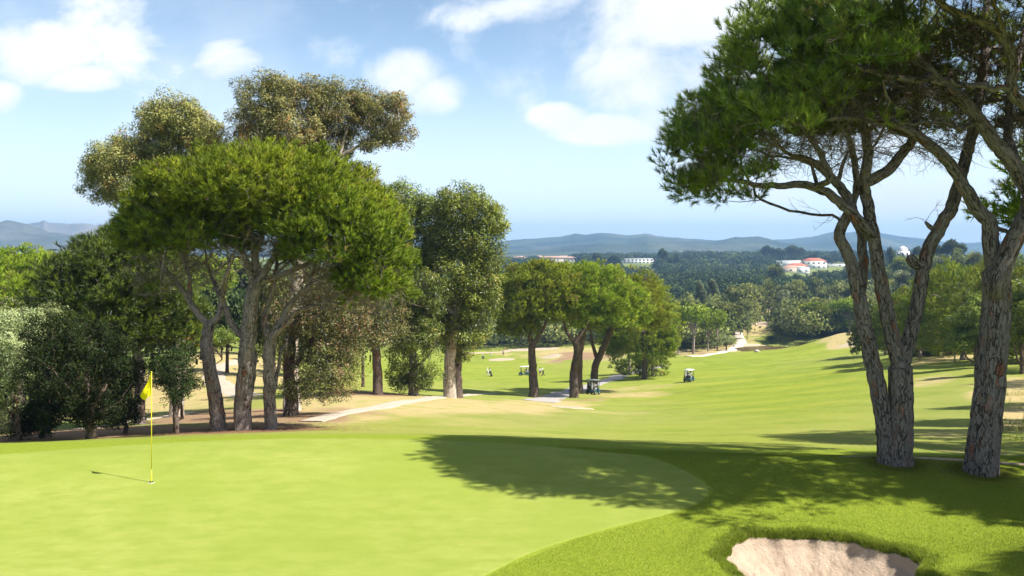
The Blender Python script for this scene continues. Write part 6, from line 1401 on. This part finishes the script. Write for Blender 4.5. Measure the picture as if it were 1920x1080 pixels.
# ---------- paths, far bunkers, pond, grass ----------
def ground_details():
    pale = path_mat('pale crushed stone', (.44, .36, .28), (.60, .50, .40)); sand = path_mat('far sand', (.42, .33, .22), (.55, .44, .31)); white = path_mat('white crushed stone', (.62, .53, .44), (.76, .67, .57)); earth = path_mat('bare pinkish earth', (.46, .34, .25), (.58, .45, .34)); asph = path_mat('grey path', (.36, .33, .31), (.46, .42, .39))
    strip('path', [(585, 790), (625, 778), (680, 768), (740, 757), (800, 749), (860, 742), (905, 738.5), (930, 737.5)], 1.35, pale, y0=30, seed=1)
    strip('path', [(150, 806), (230, 792), (300, 783), (350, 774)], 1.2, pale, y0=26, seed=2)
    strip('path', [(470, 677), (445, 678), (415, 685), (400, 698), (402, 712), (415, 724), (440, 736), (470, 744)], 2.3, pale, y0=60, seed=3)
    strip('path', [(1238, 687), (1215, 692), (1190, 697), (1165, 704), (1130, 716), (1090, 727), (1055, 737), (1030, 747), (1010, 756)], 3.4, asph, y0=80, seed=4)
    strip('path', [(1290, 669), (1320, 667), (1345, 663), (1368, 658), (1386, 650), (1391, 641), (1385, 630), (1381, 620), (1390, 613), (1415, 609), (1442, 606)], 3.0, white, y0=195, seed=5, lift=.10)
    strip('path', [(1395, 590), (1420, 582), (1450, 577), (1480, 570)], 5, white, y0=300, seed=6, lift=.25)
    strip('path', [(1575, 857), (1620, 856), (1690, 858), (1760, 861), (1840, 866), (1930, 872), (2020, 878)], .13, earth, y0=14, seed=7, lift=.010, edge=.7)
    g = hit(1405, 656, 200, 300); patch('sand_bank', (g[0], g[1]+1), (6.5, 3.5), sand, lift=.12, seed=3, rough=.5)
    g = hit(1425, 608, 220, 420); patch('sand_bank', g, (9, 9), earth, lift=.2, seed=5, rough=.6)
    for px, py, rx, ry, s, mt in ((940, 674, 3.6, 3.6, 11, sand), (1032, 668, 3., 3.5, 12, sand), (1070, 764, 1.6, 2.0, 13, sand), (1607, 645, 4.6, 2.6, 14, sand), (990, 656, 10, 4., 15, earth), (905, 662, 8, 3., 16, earth)):
        g = hit(px, py, 60, 420); patch('sand_bunker', g, (rx, ry), mt, lift=.06+.0004*g[1], seed=s, rough=.35)
    # pond
    a = np.linspace(0, 2*PI, 96, endpoint=False); r = 1+.06*np.sin(3*a)+.04*np.sin(5*a+1); X = 73.5+9.6*r*np.cos(a); Y = 243+10.6*r*np.sin(a); V = np.stack([X, Y, np.full(96, POND_Z)], 1); V = np.concatenate([V, [[73.5, 243, POND_Z]]]); i = np.arange(96)
    m, nt, ns, ls = newmat('muddy pond water'); n = noise(ns, ls, scaled(ns, ls, geo(ns), (1, .4, 1)), 1.4, 3.); out_princ(ns, ls, (.16, .105, .05), .09, .5, bump(ns, ls, n.outputs[0], .12, .05))
    mesh('pond', V, [np.stack([i, (i+1) % 96, np.full(96, 96)], 1)], m, kind='structure')
    # rocks on the pond bank
    rk = plain('pale stone', (.50, .44, .38), .9, .1); rng = np.random.default_rng(5)
    for k in range(9):
        g = hit(1388+k*4.0+rng.uniform(-1, 1), 655+rng.uniform(-3, 3)+.3*k, 200, 300); m = MB()
        s = rng.uniform(.35, .8); V = rdir(rng, 1)
        ph = np.linspace(0, PI, 6)[1:-1]; th = np.arange(8)/8*2*PI; R_ = s*(1+rng.normal(0, .12, (4, 8))); Vx = np.stack([R_*np.sin(ph)[:, None]*np.cos(th), R_*np.sin(ph)[:, None]*np.sin(th), R_*.6*np.cos(ph)[:, None]+0*th], -1).reshape(-1, 3)
        q = [(r*8+i, r*8+(i+1) % 8, r*8+8+(i+1) % 8, r*8+8+i) for r in range(3) for i in range(8)]; t = [(i, 32, (i+1) % 8) for i in range(8)]+[(24+i, 24+(i+1) % 8, 33) for i in range(8)]
        m.add(np.concatenate([Vx, [[0, 0, s*.6], [0, 0, -s*.6]]]), [x[::-1] for x in q], [x[::-1] for x in t]); m.build('rock', rk, loc=g+[0, 0, s*.25], label='pale boulder on the sandy bank left of the pond', cat='rock', group='boulders on the pond bank')

def grass():
    rng = np.random.default_rng(77)
    mt = foliage_mat('grass blades', (.15, .22, .016), (.30, .385, .032), (.46, .51, .08), .38, (.50, .42, .18), gloss=.05)
    def blades(name, X, Y, h, w, label, t0=.5, lean=.35, dryf=.03, mat=mt):
        n = len(X); Z = H(X, Y); a = rng.uniform(0, 2*PI, n); s = np.stack([np.cos(a), np.sin(a), 0*a], 1)*(w/2); up = np.stack([rng.normal(0, lean, n), rng.normal(0, lean, n), np.ones(n)], 1); hh = (h*rng.uniform(.5, 1.3, n))[:, None]
        b = np.stack([X, Y, Z-.004], 1); V = np.stack([b-s, b+s, b+up*hh], 1).reshape(-1, 3); t = np.clip(t0+rng.normal(0, .16, n)+.25*vnoise(X*2, Y*2, 5), 0, .92); t[rng.random(n) < dryf] = 1
        t = np.repeat(t, 3); cn = norm(np.repeat(np.array([[0, 0, 1.]]), 3*n, 0)+rng.normal(0, .25, (3*n, 3)))
        mesh(name, V, [np.arange(3*n).reshape(-1, 3)], mat, attrs={'tint': t, 'cn': cn}, kind='stuff', label=label)
    # round the near bunker: thick fringe on the lip
    n = 60000; a = rng.uniform(-.6, PI+.6, n); d = np.abs(rng.normal(0, .09, n))+.985; r = bunker_r(a)*d
    X = 4.45+r*np.cos(a); Y = 12.28+r*np.sin(a)/1.02
    blades('grass', X, Y, .045*np.clip(1.3-(d-1)*4, .4, 1.3), .007, 'longer grass hanging over the bunker lip', t0=.45, dryf=.06)
    n = 420000; Y = rng.uniform(10.9, 19.5, n)**1.; X = rng.uniform(-1.2, 1, n)*0+(rng.uniform(800, 1960, n)-960)/F*Y
    import numpy as _n
    # outside green and bunker
    gx = np.array([(x-960)/F*(4.4*F/(y-HZ)) for x, y in ((860, 1100), (935, 1045), (1080, 984), (1240, 945), (1322, 917), (1335, 902), (1312, 882), (1210, 848), (1000, 822))]); gy = np.array([4.4*F/(y-HZ) for y in (1100, 1045, 984, 945, 917, 902, 882, 848, 822)])
    lim = np.interp(Y, np.sort(gy), gx[np.argsort(gy)]); k = (X > lim+.03) & (bunker_d(X, Y) > 1.01)
    blades('grass', X[k], Y[k], .022, .006, 'short mown grass between green and bunker', t0=.52, dryf=.01)
    # tall dry grass on the right bank
    n = 30000; Y = rng.uniform(24, 62, n); X = (rng.uniform(1855, 2100, n)-960)/F*Y; k = vnoise(X/2.2, Y/2.2, 8)+rng.normal(0, .2, n)+.6*sstep(1855, 2040, 960+F*X/Y)-.45 > 0; blades('grass', X[k], Y[k], .24, .03, 'tall dry grass on the bank at the right edge', t0=.8, dryf=.6, lean=.25)
    # weeds at the foot of the near trunk
    n = 2500; a = rng.uniform(0, 6.28, n); q = rng.integers(0, 2, n); cx = np.where(q == 0, 7.95, 9.38); cy = np.where(q == 0, 17.7, 17.1); r = .40+np.abs(rng.normal(0, .12, n)); blades('grass', cx+r*np.cos(a), cy+r*np.sin(a), .07, .008, 'tufts of grass at the foot of the near trunks', t0=.35)
    # fallen needles and twigs under the pines
    nm = plain('fallen pine needles', (.20, .115, .06), .9, .1, bmp=False)
    def litter(cx, cy, sp, n, L, w, label):
        a = rng.uniform(0, 6.28, n); r = sp*np.abs(rng.normal(0, .55, n))+.15; X = cx+r*np.cos(a); Y = cy+r*np.sin(a); Z = H(X, Y)+.012; b = rng.uniform(0, 6.28, n); d = np.stack([np.cos(b), np.sin(b), rng.normal(0, .12, n)], 1)*(L*rng.uniform(.5, 1.5, n))[:, None]; s = np.stack([-np.sin(b), np.cos(b), 0*b], 1)*w/2; p = np.stack([X, Y, Z], 1)
        V = np.stack([p-s, p+s, p+d], 1).reshape(-1, 3); mesh('pine_litter', V, [np.arange(3*n).reshape(-1, 3)], nm, kind='stuff', label=label)
    litter(7.95, 17.7, 1.0, 1800, .10, .007, 'fallen pine needles round the forked grey trunk'); litter(9.4, 17.1, 1.0, 1800, .10, .007, 'fallen pine needles round the thick plated trunk'); litter(-9.2, 30, 3.5, 9000, .16, .02, 'fallen twigs and needles under the three pines')
import time
_t = time.time()
def tick(s):
    global _t
    print('TICK %s %.1f' % (s, time.time()-_t), file=sys.stderr, flush=True); _t = time.time()
make_world(); make_light_camera(); make_mats()
make_ground(); make_hills(); make_green(); make_bunker(); tick('ground')
near_pines(); tick('near')
mid_trees(); tick('mid')
far_protos(); houses(); far_scene(); tick('far')
objects(); tick('objects')
ground_details(); grass(); tick('details')
if HAZE: make_haze()
